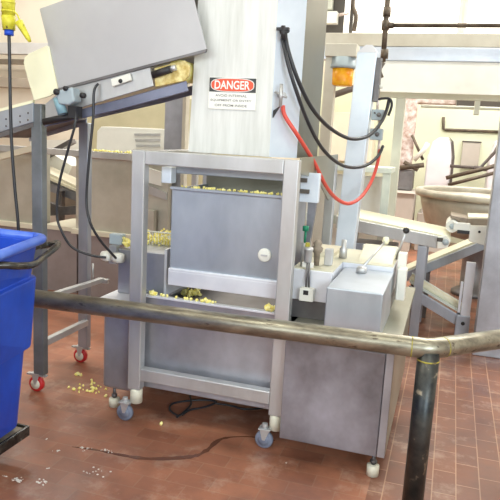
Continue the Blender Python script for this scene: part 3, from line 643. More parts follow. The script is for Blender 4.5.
# ---------------------------------------------------------------- hoses between column and post
Yh = 3.0
HB1 = [at(285, 32, Y=3.03), at(288, 50, Y=3.02), at(298, 80, Y=3.05), at(312, 108, Y=3.15), at(330, 128, Y=3.35), at(350, 138.5, Y=3.6), at(368, 136, Y=3.78), at(380, 124, Y=3.9), at(386, 112, Y=3.97), at(389, 100, Y=4.02)]
cable('air_hose', HB1, .0105, 'hose_black', 'thicker upper black air hose looping from column to steel post', 'hose', None, 10)
HB2 = [at(282, 36, Y=3.03), at(287, 60, Y=3.0), at(296, 90, Y=3.02), at(308, 122, Y=3.12), at(322, 148, Y=3.3), at(338, 163, Y=3.5), at(352, 167.5, Y=3.68), at(367, 165, Y=3.82), at(378, 156, Y=3.93), at(383, 146, Y=3.99)]
cable('air_hose', HB2, .0095, 'hose_black', 'lower black air hose sagging from column to steel post', 'hose', None, 10)
HR = [at(283, 106, Y=3.04), at(285, 116, Y=3.03), at(298, 136, Y=3.06), at(314, 162, Y=3.2), at(326, 186, Y=3.35), at(337, 199, Y=3.5), at(349, 203.5, Y=3.62), at(361, 197, Y=3.75), at(371, 182, Y=3.87), at(377, 165, Y=3.95), at(380, 150, Y=3.99)]
cable('air_hose', HR, .0105, 'hose_red', 'red air hose hanging in a loop from the column valve', 'hose', None, 10)

# ---------------------------------------------------------------- steel post with boxes
Yq = 3.98
sx = at(338, 230, Y=Yq).x; sxt = at(357.5, 52, Y=Yq).x
a_ = at(357.5, 52, Y=Yq); b_ = at(379, 52, Y=Yq)
sp0 = thing('steel_post', ((a_.x + b_.x) / 2, Yq + .05, 0), 'pale square steel post carrying small air boxes, behind the machine deck', 'post')
LN = .075
MB().hexa([(a_.x - .003 - LN, Yq, 0), (b_.x - .01 - LN, Yq, 0), (b_.x - .01 - LN, Yq + .12, 0), (a_.x - .003 - LN, Yq + .12, 0)], [(a_.x - .003, Yq, a_.z), (b_.x - .01, Yq, a_.z), (b_.x - .01, Yq + .12, a_.z), (a_.x - .003, Yq + .12, a_.z)]).build('post_tube', 'post_paint', sp0, bevel=.006)
MB().hexa([(a_.x, Yq + .005, a_.z), (b_.x - .01, Yq + .005, a_.z), (b_.x - .01, Yq + .115, a_.z), (a_.x, Yq + .115, a_.z)], [(a_.x + .04, Yq + .05, a_.z + .05), (b_.x - .05, Yq + .05, a_.z + .05), (b_.x - .05, Yq + .07, a_.z + .05), (a_.x + .04, Yq + .07, a_.z + .05)]).build('post_cap', 'white_side', sp0)
X0 = b_.x - .014
MB().box(X0, X0 + .03, Yq + .01, Yq + .09, 1.78, 2.04).build('cable_duct', 'steel_dark', sp0, bevel=.003)
for (z0, z1) in ((1.67, 1.735), (1.55, 1.62)):
    q = MB().box(X0, X0 + .075, Yq + .01, Yq + .08, z0, z1).build('air_box', 'greyblue', sp0, bevel=.005)
    MB().lathe((X0 + .045, Yq + .009, (z0 + z1) / 2), [(0, -.01), (.012, -.01), (.014, 0), (0, 0)], 14, 'y').lathe((X0 + .02, Yq + .009, (z0 + z1) / 2 + .01), [(0, -.006), (.006, -.006), (.006, 0), (0, 0)], 10, 'y').build('fitting', 'steel_dark', q)
MB().tube(smooth_path([(X0 + .02, Yq + .04, 1.79), (X0 + .05, Yq + .03, 1.80), (X0 + .1, Yq + .03, 1.80), (X0 + .115, Yq + .03, 1.76), (X0 + .1, Yq + .03, 1.70)]), .008, 10).build('elbow_hose', 'black', sp0)
for (dx_, z0_, z1_) in ((.03, 1.735, 1.79), (.05, 1.62, 1.67), (.06, 1.45, 1.55)):
    MB().tube([(X0 + dx_, Yq + .03, z0_), (X0 + dx_, Yq + .03, z1_)], .008).build('brass_stub', 'rust', sp0)
MB().lathe((X0 + .04, Yq + .03, 1.86), [(0, 0), (.012, 0), (.012, .02), (0, .02)], 12).build('screw_knob', 'white_plastic', sp0)

# overhead black pipe
Yo = 5.2
bp_ = thing('overhead_pipe', at(388, 0, Y=Yo), 'dark vertical iron pipe with a side branch above the steel post', 'pipe')
p0 = at(388.5, -20, Y=Yo); p0.z = ZC; p1 = at(386, 20, Y=Yo); p2 = at(383, 62, Y=Yo); p3 = at(381, 78, Y=Yo)
MB().tube([p0, p1, p2], .02, 14).build('pipe', 'pipe_dark', bp_)
q0 = p1 + Vector((0, 0, -.04)); MB().tube([q0, q0 + Vector((3, 0, 0))], .016, 14).build('branch_pipe', 'pipe_dark', bp_)
j = MB()
for q in (at(387, 12, Y=Yo), q0, at(384.5, 54, Y=Yo)):
    j = MB().tube([q + Vector((0, 0, .035)), q, q + Vector((0, 0, -.035))], .03, 14)
    if q is q0: j.tube([q0, q0 + Vector((.06, 0, 0))], .024, 14)
    j.build('pipe_fitting', 'pipe_dark', bp_)
MB().tube([p2, p2 + Vector((-.03, 0, -.06)), p3], .022, 14).build('valve', 'pipe_dark', bp_)

# amber beacon
Yl = 4.7
la = at(333, 58, Y=Yl); lb = at(355.5, 58, Y=Yl); lx = (la.x + lb.x) / 2 - .02; lr = .09
bl = thing('beacon_lamp', (lx, Yl + .1, 1.9), 'round amber warning lamp under a pale cap, left of the steel post', 'lamp')
zt_ = at(344, 56, Y=Yl).z; zm = at(344, 67, Y=Yl).z; zb_ = at(344, 85, Y=Yl).z
MB().lathe((lx, Yl + .1, zm), [(0, 0), (lr * 1.06, 0), (lr * 1.08, .02), (lr, .03), (lr * 1.0, zt_ - zm), (0, zt_ - zm)], 36).build('lamp_base', 'greyblue', bl)
MB().lathe((lx, Yl + .1, zb_), [(0, 0), (lr * .8, 0), (lr * .86, .01), (lr * .9, zm - zb_ - .002), (0, zm - zb_ - .002)], 36).build('amber_lens', 'orange', bl)
MB().box(lx - .13, lx + .1, Yl + .02, Yl + .18, zt_, zt_ + .09).build('mount_bracket', 'beam_tan', bl, bevel=.004)
MB().box(lx - .13, lx - .05, Yl + .06, Yl + .14, 0, zt_).build('mount_pole', 'beam_tan', bl, bevel=.004)

# ---------------------------------------------------------------- right: steel pillar in front
pr = thing('machine_pillar', (.4, 4.92, 0), 'wide bluish steel upright at the right edge beside the small belts', 'post')
MB().box(.29, .53, 4.84, 5.0, 0, 1.78).build('pillar_body', 'steel_mid', pr, bevel=.006)
MB().prism([(.29, 4.84, 1.78), (.53, 4.84, 1.78), (.53, 4.84, 2.4), (.32, 4.84, 1.86)], (0, .16, 0)).build('pillar_head', 'steel', pr, bevel=.004)

# belt conveyors
def slab(pa, pb_, y0, y1, th, drop=0):
    return MB().hexa([(pa[0], y0, pa[1] - th), (pb_[0], y0, pb_[1] - th), (pb_[0], y1, pb_[1] - th), (pa[0], y1, pa[1] - th)], [(pa[0], y0, pa[1]), (pb_[0], y0, pb_[1]), (pb_[0], y1, pb_[1]), (pa[0], y1, pa[1])])
bc = thing('belt_conveyor', (-.4, 5.2, 0), 'cream belt conveyor with grey side frame running behind the steel post', 'conveyor')
ba = at(380, 224.8, Y=4.98); bb2 = at(436, 236.0, Y=4.98); sl = (bb2.z - ba.z) / (bb2.x - ba.x)
bz = lambda x: ba.z + sl * (x - ba.x)
YW = 5.56
slab((-.84, bz(-.84) + .02), (.0, bz(0) + .01), 5.02, YW, .03).build('belt', 'cream', bc)
for yy in (4.98, YW + .002):
    slab((-.84, bz(-.84)), (-.05, bz(-.05)), yy, yy + .038, .095).build('side_frame', 'steel_frame', bc, bevel=.003)
MB().tube([(.0, 5.0, bz(0) - .032), (.0, YW, bz(0) - .032)], .045, 24).build('end_roller', 'cream', bc)
zz0 = bz(0)
e_ = MB().prism([(-.05, 4.975, zz0 + .005), (.01, 4.975, zz0 + .02), (.045, 4.975, zz0 - .015), (.03, 4.975, zz0 - .07), (-.045, 4.975, zz0 - .085)], (0, -.02, 0)).build('end_bracket', 'white_plastic', bc, bevel=.003)
MB().lathe((.01, 4.952, zz0 - .03), [(0, -.012), (.02, -.012), (.025, 0), (0, 0)], 18, 'y').build('bearing_cap', 'greyblue', e_)
MB().box(-.055, -.01, 4.95, 4.956, zz0 - .03, zz0 + .0).build('bracket_slot', 'dark_gap', e_)
for lx_, yy in ((-.19, 4.98), (-.19, YW - .01), (-.80, 4.98), (-.80, YW - .01)):
    MB().box(lx_, lx_ + .07, yy, yy + .05, 0, bz(lx_ + .07) - .094).build('leg', 'steel_blue' if lx_ > -.5 else 'steel_frame', bc, bevel=.004)
MB().box(-.7, -.36, 5.1, 5.35, .6, .72).build('drive_unit', 'steel_blue', bc, bevel=.01)
# rising belt
b2 = thing('belt_conveyor', (.0, 5.6, 0), 'short cream belt rising to the right beneath the upper belt roller', 'conveyor')
pa = at(403, 280, Y=5.7); pb_ = at(482, 249, Y=5.7)
k0 = (pa.x, pa.z + .06); k1 = (pb_.x + .2, pb_.z + .075 + .2 * (pb_.z - pa.z) / (pb_.x - pa.x))
slab((k0[0], k0[1] + .02), (k1[0], k1[1] + .02), 5.74, 6.05, .03).build('belt', 'cream', b2)
slab(k0, k1, 5.7, 5.735, .085).build('side_frame', 'steel_blue', b2, bevel=.003)
slab(k0, k1, 6.055, 6.09, .085).build('side_frame', 'steel_blue', b2, bevel=.003)
for x, y in ((-.12, 5.7), (.42, 5.7), (-.12, 5.9), (.42, 5.9)):
    zz = k0[1] + (x - k0[0]) * (k1[1] - k0[1]) / (k1[0] - k0[0]) - .08
    MB().box(x - .03, x + .03, y, y + .04, 0, zz).build('leg', 'steel_dark', b2, bevel=.003)
# falling chute
b3 = thing('discharge_chute', (.1, 5.2, 0), 'pale chute sloping down to the right below the rising belt', 'chute')
Yk = 5.1
w0 = at(420, 292, Y=Yk); w1 = at(463, 318, Y=Yk)
d = (w1 - w0).normalized(); w0 = w0 - d * .1; w1 = w1 + d * .03
slab((w0.x, w0.z), (w1.x, w1.z), Yk, Yk + .03, .09).build('side_frame', 'steel_blue', b3, bevel=.003)
slab((w0.x, w0.z + .035), (w1.x, w1.z + .035), Yk + .031, Yk + .36, .02).build('chute_bed', 'bench', b3)
MB().tube([(w0.x, Yk + .1, w0.z + .05), (w1.x, Yk + .1, w1.z + .05)], .03, 14).build('pipe_roll', 'cream', b3)
u_ = at(470, 262, Y=Yk)
MB().box(u_.x - .025, u_.x + .045, Yk - .02, Yk + .02, .2, u_.z + .0).box(u_.x - .05, u_.x - .03, Yk - .02, Yk + .0, .25, .5).build('upright', 'white_side', b3, bevel=.003)
MB().box(u_.x - .055, u_.x + .05, Yk - .03, Yk + .06, 0, .23).build('base_block', 'steel_blue', b3, bevel=.004)
MB().lathe((u_.x - .0, Yk - .031, .17), [(0, -.004), (.015, -.004), (.015, 0), (0, 0)], 12, 'y').build('bolt', 'black', b3)
MB().box(w0.x, w0.x + .04, Yk + .3, Yk + .35, 0, w0.z - .02).build('leg', 'steel_dark', b3)
# upper right feeder
b4 = thing('feeder_head', (.15, 5.3, .8), 'white roller feeder head poking out from behind the right upright', 'conveyor')
z0 = at(450, 222, Y=5.1)
MB().tube([(z0.x + .02, 5.08, z0.z - .03), (z0.x + .02, 5.4, z0.z - .03)], .048, 22).build('roller', 'white_plastic', b4)
MB().lathe((z0.x + .02, 5.079, z0.z - .03), [(0, -.012), (.02, -.012), (.022, 0), (0, 0)], 18, 'y').build('bearing_cap', 'greyblue', b4)
MB().prism([(z0.x, 5.1, z0.z + .05), (z0.x + .13, 5.1, z0.z + .035), (z0.x + .13, 5.1, z0.z + .005), (z0.x, 5.1, z0.z + .03)], (0, .3, 0)).build('cover_plate', 'wood', b4)
MB().box(z0.x + .03, z0.x + .15, 5.06, 5.1, z0.z - .06, z0.z + .005).build('link_arm', 'white_plastic', b4, bevel=.004)
MB().box(z0.x + .06, z0.x + .15, 5.045, 5.06, z0.z - .075, z0.z - .05).build('dark_link', 'black', b4)
MB().prism([(z0.x + .15, 5.06, z0.z - .13), (z0.x + .32, 5.06, z0.z - .16), (z0.x + .32, 5.06, z0.z + .0), (z0.x + .15, 5.06, z0.z - .01)], (0, .05, 0)).build('side_plate', 'white_plastic', b4, bevel=.003)
MB().prism([(z0.x + .13, 5.09, z0.z + .04), (z0.x + .5, 5.09, z0.z + .06), (z0.x + .5, 5.4, z0.z + .06), (z0.x + .13, 5.4, z0.z + .04)], (0, 0, .012)).build('belt', 'cream', b4)
MB().lathe((z0.x + .22, 5.059, z0.z - .05), [(0, -.005), (.01, -.005), (.01, 0), (0, 0)], 12, 'y').build('bolt', 'black', b4)
MB().box(z0.x + .33, z0.x + .4, 5.1, 5.16, 0, z0.z - .05).build('leg', 'steel_dark', b4)

# ---------------------------------------------------------------- mixing bowl and mixers
Yb = 6.9
bo = thing('mixing_bowl', (.32, Yb, 0), 'big round pale steel mixing bowl behind the belts on the right', 'bowl')
zr = at(420, 190, Y=Yb - .3).z
MB().lathe((.32, Yb, 0), [(0, zr - .46), (.3, zr - .46), (.46, zr - .43), (.54, zr - .34), (.60, zr - .14), (.62, zr - .04), (.60, zr - .04), (.58, zr - .14), (.52, zr - .32), (.44, zr - .40), (.28, zr - .44), (0, zr - .44)], 64).build('bowl_shell', 'bowl', bo)
MB().lathe((.32, Yb, zr - .06), [(.60, 0), (.66, 0), (.67, .02), (.67, .05), (.65, .07), (.60, .07), (.59, .05), (.6, 0)], 64).build('bowl_rim', 'bowl', bo)
MB().lathe((.32, Yb, 0), [(0, 0), (.2, 0), (.2, .04), (.12, .08), (.12, zr - .5), (.3, zr - .461), (0, zr - .461)], 40).build('bowl_stand', 'steel_dark', bo)
def mixer(name, px_l, px_r, ytop, Y, label, grp=None):
    a = at(px_l, 195, Y=Y); c = at(px_r, 195, Y=Y); zt = at((px_l + px_r) / 2, ytop, Y=Y).z
    t = thing(name, ((a.x + c.x) / 2, Y, 0), label, 'mixer')
    w = c.x - a.x; x0, x1 = a.x, c.x
    poly = [(x0, Y, .55), (x1, Y, .55), (x1, Y, zt - .26), (x1 - w * .1, Y, zt - .06), (x1 - w * .22, Y, zt), (x0 + w * .42, Y, zt), (x0 + w * .16, Y, zt - .07), (x0, Y, zt - .3)]
    MB().prism(poly, (0, .5, 0)).build('mixer_head', 'mixer', t, bevel=.02, seg=3)
    MB().prism([(x1 + .002, Y - .01, .9), (x1 + .035, Y - .01, .9), (x1 + .035, Y - .01, zt - .27), (x1 - w * .1 + .03, Y - .01, zt - .05), (x1 - w * .2, Y - .01, zt + .012), (x1 - w * .1, Y - .01, zt - .045), (x1 + .002, Y - .01, zt - .255)], (0, .5, 0)).build('edge_trim', 'mixer_dark', t)
    MB().box(x0 - .05, x1 + .05, Y - .05, Y + .6, 0, .55).build('mixer_base', 'cab_grey', t, bevel=.01)
    return t
mixer('dough_mixer', 423, 448, 137, 9.4, 'pale rounded mixer head rising behind the left of the big bowl')
mixer('dough_mixer', 485, 512, 137, 9.4, 'pale mixer head half hidden by the right steel upright')
Yx = 10.358
a = at(463, 142, Y=Yx); c = at(478, 167, Y=Yx)
cbx = thing('control_box', ((a.x + c.x) / 2, Yx, c.z), 'small pale grey control box on the green wall between the mixers', 'box')
MB().box(a.x, c.x, Yx, Yx + .12, c.z, a.z).build('box_body', 'cab_grey', cbx, bevel=.006)
MB().box(a.x - .01, c.x + .01, Yx - .008, Yx + .12, a.z + .001, a.z + .02).build('box_lid', 'mixer_dark', cbx)
# pipes by the mixers
wp = thing('wall_pipe', at(443, 128, Y=10.45), 'dark bracket pipe with a short drop on the green wall', 'pipe')
q0 = at(443.5, 117, Y=10.45); q1 = at(443.5, 129, Y=10.45)
MB().tube([q0, q1, q1 + Vector((.03, 0, -.01)), q1 + Vector((1.2, 0, -.0))], .022, 12).build('pipe', 'pipe_dark', wp)
tag(MB().tube([at(446, 178, Y=9.1), at(487, 168, Y=9.1), at(498, 165, Y=9.1)], .028, 12).build('slanting_pipe', 'pipe_dark'), 'upper dark slanting shaft between the two mixers', 'pipe', 'slanting shafts')
tag(MB().tube([at(448, 185, Y=9.0), at(498, 172, Y=9.0)], .024, 12).build('slanting_pipe', 'pipe_dark'), 'lower dark slanting shaft just above the bowl rim', 'pipe', 'slanting shafts')
lb_ = MB().tube([at(450, 166, Y=9.2), at(480, 168, Y=9.2), at(495, 152, Y=9.2), at(500, 142, Y=9.2)], .022, 12).tube([at(474, 168, Y=9.2), at(487, 169, Y=9.2)], .035, 10)
tag(lb_.build('linkage', 'mixer_dark'), 'dark bent linkage arm under the control box', 'linkage')
Yv = 6.5
pt = at(421, 105, Y=Yv)
pp = thing('overhead_tube', pt, 'thin pale horizontal tube with a clamp below the panel beam', 'pipe')
MB().tube([at(421, 106, Y=Yv), at(421, 106, Y=Yv) + Vector((2, 0, 0))], .016, 12).build('tube', 'frame_green', pp)
MB().box(*[v for v in (at(475, 100, Y=Yv).x, at(480, 100, Y=Yv).x, Yv - .2, Yv + .02, at(475, 115, Y=Yv).z, 1.965)]).build('clamp', 'frame_green', pp)
dbx = at(457, 100, Y=7.4); dby = at(500, 108, Y=7.4)
db = thing('dark_duct', (dbx.x, 7.4, dby.z), 'dark grey duct box tucked beneath the pale horizontal beam', 'duct')
MB().box(dbx.x, dbx.x + 1.5, 7.4, 7.7, dby.z, dbx.z + .03).build('duct_body', 'dark_gap', db, bevel=.01)
MB().box(dbx.x + .6, dbx.x + .64, 7.5, 7.54, dbx.z + .031, ZC).build('hanger_rod', 'steel_dark', db)
MB().box(at(417, 100, Y=7.4).x, dbx.x - .002, 7.45, 7.65, dby.z + .02, dbx.z + .02).build('duct_end', 'rust', db, bevel=.01)

# portal frame
Yf = 6.35
pf = thing('portal_frame', (-.47, Yf, 0), 'pale painted machine frame of post and beam, behind the steel post', 'frame')
a = at(380, 88, Y=Yf); c = at(392, 98, Y=Yf)
MB().box(at(378, 88, Y=Yf).x, 2.6, Yf - .06, Yf, c.z, a.z).build('beam', 'frame_green', pf, bevel=.005)
xa = at(392, 150, Y=Yf).x; xb = at(401, 150, Y=Yf).x
MB().box(xa, xb, Yf - .06, Yf + .04, 0, c.z - .001).build('upright', 'frame_green', pf, bevel=.005)
MB().box(2.4, 2.5, Yf - .06, Yf + .04, 0, c.z - .001).build('upright', 'frame_green', pf, bevel=.005)
# rusty linkage machine between
Yr = 9.3
rm = thing('press_machine', at(409, 165, Y=Yr), 'rust-stained press column with dark fittings beside the pale frame', 'machine')
xa = at(402, 130, Y=Yr).x; xb = at(415, 130, Y=Yr).x
MB().box(xa, xb, Yr, Yr + .15, .9, at(405, 92, Y=Yr).z).build('column', 'rust', rm, bevel=.02)
MB().tube([at(412, 135, Y=Yr - .05), at(423, 160, Y=Yr - .05)], .02, 10).build('strut', 'pipe_dark', rm)
MB().tube([at(400, 168, Y=Yr - .1), at(424, 165, Y=Yr - .1)], .035, 10).tube([at(404, 162, Y=Yr - .1), at(418, 170, Y=Yr - .1)], .03, 10).build('manifold', 'pipe_dark', rm)
MB().tube([at(414, 160, Y=Yr - .1), at(424, 150, Y=Yr - .1), at(428, 143, Y=Yr - .1)], .035, 10).build('white_elbow', 'white_plastic', rm)
a = at(397, 169, Y=Yr); c = at(412, 190, Y=Yr)
MB().box(a.x, c.x, Yr - .1, Yr + .3, c.z, a.z).build('motor_housing', 'steel_dark', rm, bevel=.01)
MB().box(a.x - .05, c.x + .05, Yr - .15, Yr + .4, 0, c.z - .01).build('base_cabinet', 'cab_grey', rm, bevel=.01)
MB().box(a.x - .1, c.x + .1, Yr - .2, Yr - .151, c.z - .04, c.z - .01).build('shelf_edge', 'white_plastic', rm)
# bench left of portal
bx = thing('steel_bench', (-1.0, 6.0, 0), 'pale greenish bench frame seen on both sides of the steel post', 'bench')
zT = at(385, 168, Y=5.8).z
xr_ = at(391, 175, Y=5.8).x
MB().box(-1.7, xr_, 5.8, 6.2, zT - .05, zT).build('bench_top', 'bench', bx, bevel=.005)
for x in (-1.68, -1.1, xr_ - .075): MB().box(x, x + .07, 5.82, 5.88, 0, zT - .051).build('leg', 'bench', bx, bevel=.004)
MB().box(-1.68, xr_, 5.9, 5.93, .75, .83).build('stretcher', 'bench', bx, bevel=.004)
MB().box(-1.65, xr_ - .08, 6.15, 6.18, .3, zT - .1).build('back_panel', 'vent', bx)
# wall machine between lamp and bench
wc = thing('wall_cabinet', (-1.4, 10.2, 1.2), 'beige wall cabinet behind the amber lamp', 'cabinet')
a = at(333, 112, Y=10.1); c = at(372, 150, Y=10.1)
MB().box(a.x - .05, c.x, 10.1, 10.47, c.z - .2, a.z).build('cabinet_body', 'wall_back', wc, bevel=.01)
MB().tube([at(325, 98, Y=10.0), at(372, 82, Y=10.0)], .05, 10).build('pipe', 'mixer_dark', wc)
# panel with white boxes above the beams
eb = thing('electrical_panel', (-1.4, 6.6, 2.5), 'white electrical boxes on a dark backing above the beams', 'panel')
Ye = 6.3
a = at(318, -5, Y=Ye); c = at(352, 32, Y=Ye)
MB().box(a.x, at(345, 0, Y=Ye).x, Ye, Ye + .03, 2.501, 3.2).build('backing', 'dark_gap', eb)
MB().box(at(318, 0, Y=Ye).x, at(340, 0, Y=Ye).x, Ye - .1, Ye - .001, at(330, 25, Y=Ye).z, at(330, 13, Y=Ye).z).build('white_box', 'panel', eb, bevel=.006)
MB().box(at(318, 0, Y=Ye).x, at(334, 0, Y=Ye).x, Ye - .08, Ye - .001, at(330, 11, Y=Ye).z, 3.15).build('cream_box', 'frame_green', eb, bevel=.006)
MB().tube(smooth_path([at(354, -10, Y=Ye), at(353, 6, Y=Ye), at(356, 16, Y=Ye), at(354, 31, Y=Ye)]), .02, 8).build('conduit', 'pipe_dark', eb)
MB().tube([at(339, 15, Y=Ye - .1), at(349, 13, Y=Ye - .05)], .014, 8).build('conduit', 'rust', eb)
MB().box(at(351, 0, Y=Ye).x, at(354, 0, Y=Ye).x, Ye, Ye + .05, 2.501, 3.2).build('rail', 'dark_gap', eb)

# ---------------------------------------------------------------- left background
Yt = 4.9
def tank(px0, px1, ytop, ybot, label, dp=.6):
    x0 = at(px0, 190, Y=Yt).x; x1 = at(px1, 190, Y=Yt).x
    zt = 1.31; zb = .60
    t = thing('steel_tank', ((x0 + x1) / 2, Yt + dp / 2, 0), label, 'tank')
    MB().box(x0, x1, Yt, Yt + .012, zb, zt).box(x0, x1, Yt + dp, Yt + dp + .012, zb, zt).box(x0, x0 + .012, Yt + .012, Yt + dp, zb, zt).box(x1 - .012, x1, Yt + .012, Yt + dp, zb, zt).box(x0, x1, Yt, Yt + dp, zb - .01, zb + .01).build('tank_body', 'tank', t)
    r_ = MB().box(x0 - .02, x1 + .02, Yt - .04, Yt - .001, zt - .045, zt + .015).build('rim_bar', 'steel_frame', t, bevel=.004)
    MB().box(x0 - .02, x1 + .02, Yt - .05, Yt - .001, zb - .02, zb + .025).build('bottom_flange', 'belt_edge', t, bevel=.003)
    MB().box(x0 + .02, x1 - .02, Yt + .02, Yt + dp - .02, .0, zb - .02).build('tank_base', 'tank_base', t)
    return t
tank(76, 137, 152, 232, 'stained grey steel tank with rim bar, behind the hanging cables')
tank(-70, 35, 148, 226, 'stained grey steel tank at the far left behind the plug cord', .22)
# slanting rail on left tank
tag(MB().prism([at(-30, 161, Y=4.6), at(31, 145.5, Y=4.6), at(31, 151.5, Y=4.6), at(-30, 168, Y=4.6)], (0, .05, 0)).build('slanting_rail', 'belt_edge'), 'pale slanting rail crossing the far left tank', 'rail')
brg = thing('cross_bar', (-3.3, 4.75, 1.3), 'long grey horizontal bar joining the two background tanks', 'bar')
MB().box(-3.62, -3.1, 4.84, 4.88, 1.27, 1.325).build('bar_tube', 'steel_frame', brg, bevel=.004)
# lower body joining the tanks in the gap
gb = thing('drip_pan', (-3.3, 5.1, 0), 'low taupe base with whitish spill between the two background tanks', 'pan')
x0 = at(44, 200, Y=5.0).x; x1 = at(80, 200, Y=5.0).x
MB().box(x0 + .03, x1 - .0, 4.95, 5.5, 0, .58).build('pan_body', 'tank_base', gb)
MB().box(x0 + .03, x1 - .0, 4.93, 5.5, .582, .62).build('pan_top', 'belt_edge', gb)
# slanted chutes in the gap
def slant(name, quad, Y, dep, mat, edge, label, cat='chute'):
    zf = at(58, 175, Y=Y)
    t = thing(name, (zf.x, Y + dep / 2, 0), label, cat)
    MB().box(zf.x - .03, zf.x + .03, Y + .02, Y + .08, 0, min(at(x_, y_, Y=Y).z for x_, y_ in quad) + .02).build('leg', 'steel_dark', t)
    q = [at(x_, y_, Y=Y) for x_, y_ in quad]
    MB().prism(q, (0, dep, 0)).build('chute_side', mat, t, bevel=.004)
    if edge:
        q2 = [at(x_, y_, Y=Y - .02) for x_, y_ in edge]
        MB().prism(q2, (0, dep + .04, 0)).build('chute_lip', 'cream', t)
    return t
ch_ = slant('slanted_chute', [(40, 151), (50, 152), (72, 166), (66, 181), (40, 172)], 6.0, .3, 'vent', None, 'grey box-sided chute slanting down right, upper one in the gap')
slant('slanted_chute', [(30, 164), (86, 190), (86, 196), (30, 171)], 5.7, .25, 'belt_edge', [(30, 168), (86, 193.5), (86, 196), (30, 171.5)], 'tan slanting rail below the upper chute between the tanks')
slant('slanted_chute', [(30, 176), (86, 196), (86, 205), (30, 184)], 5.8, .3, 'steel_blue', None, 'bluish underside chute, middle of the slanting ones')
slant('slanted_chute', [(34, 182), (62, 192), (86, 203), (86, 212), (34, 206)], 6.2, .3, 'tank', None, 'brownish chute body, lowest of the slanting ones')
MB().prism([at(x_, y_, Y=5.9) for x_, y_ in ((30, 161), (70, 139), (72, 143), (30, 167))], (0, .09, 0)).build('support_arm', 'steel_dark', ch_)
tag(MB().prism([at(x_, y_, Y=6.6) for x_, y_ in ((30, 140), (86, 140))] + [Vector((at(86, 190, Y=6.6).x, 6.6, 0)), Vector((at(30, 190, Y=6.6).x, 6.6, 0))], (0, .05, 0)).build('machine_panel', 'vent'), 'pale machine panel seen through the gap between the tanks', 'panel')
MB().prism([at(x_, y_, Y=5.45) for x_, y_ in ((44, 200), (60, 207), (86, 205), (86, 214), (44, 216))], (0, .04, 0)).build('spill_tray', 'steel_dark', gb)
# vent box machine
Yw = 5.8
vb = thing('vented_machine', at(130, 150, Y=Yw), 'cream machine housing with three vent slots behind the tank rim', 'machine')
q = [at(x_, y_, Y=Yw) for x_, y_ in ((96, 155), (97, 131), (101, 126.5), (122, 127), (165, 129), (165, 155))]
MB().prism(q, (0, .6, 0)).build('housing', 'vent', vb, bevel=.008)
hx = at(96, 155, Y=Yw).x; hx2 = at(165, 155, Y=Yw).x
MB().box(hx + .02, hx2 - .02, Yw + .05, Yw + .55, 0, q[0].z - .001).build('base', 'cab_grey', vb)
vg = MB()
for i in range(3):
    yy = 133.5 + i * 5.5
    vg.prism([at(x_, y_, Y=Yw - .012) for x_, y_ in ((134 + i * .8, yy), (160, yy), (160, yy + 2.4), (134.6 + i * .8, yy + 2.4))], (0, .011, 0))
vg.build('vent_slots', 'steel_frame', vb)
# steel column behind
cx0 = at(164.5, 120, Y=4.55).x; cx1 = at(183, 120, Y=4.55).x
bcx = thing('rear_column', ((cx0 + cx1) / 2, 4.6, 0), 'grey steel column standing behind the conveyor end', 'post')
MB().box(cx0, cx1, 4.55, 4.65, 0, 1.95).build('column_web', 'steel_mid', bcx, bevel=.004)
MB().box(cx1 - .0, cx1 + .03, 4.53, 4.6, 0, 1.95).build('column_flange', 'beam_tan', bcx, bevel=.004)
MB().box(at(176, 155, Y=4.5).x, -1.3, 4.45, 4.5, 1.30, 1.335).box(-1.4, -1.36, 4.45, 4.5, 0, 1.3).box(-1.9, -1.86, 4.502, 4.545, 0, 1.3).build('shelf_bar', 'steel_frame', bcx)
crumbs('cheese_crumbs', 'yellow crumbs along the rim bar of the background tank', [(-3.05, 4.88, 1.327), (-2.62, 4.88, 1.327)], .013, 40, (.02, .008, .002))
crumbs('cheese_crumbs', 'yellow crumbs on the shelf bar behind the top rail of the frame', [(-1.95, 4.475, 1.337), (-1.62, 4.475, 1.337)], .016, 50, (.02, .008, .004))
# smaller machine seen between frame post and hopper
sm = thing('side_machine', (-1.9, 4.2, 0), 'grey stepped housing glimpsed between frame post and hopper', 'machine')
q = [at(x_, y_, Y=4.4) for x_, y_ in ((146, 167), (161, 172), (161, 186), (146, 182))]
MB().prism(q, (0, .08, 0)).build('upper_panel', 'vent', sm)
q = [at(x_, y_, Y=4.4) for x_, y_ in ((138, 180), (166, 193), (166, 200), (138, 190))]
MB().prism(q, (0, .1, 0)).build('slope_panel', 'steel_frame', sm)
q = at(146, 210, Y=4.35); q1 = at(153, 245, Y=4.35)
MB().box(q.x, q1.x, 4.35, 4.4, 0, q.z).build('stub_post', 'tank', sm)
MB().box(at(136, 200, Y=4.42).x, at(168, 200, Y=4.42).x, 4.42, 4.48, 0, 1.36).build('back_sheet', 'tank', sm)

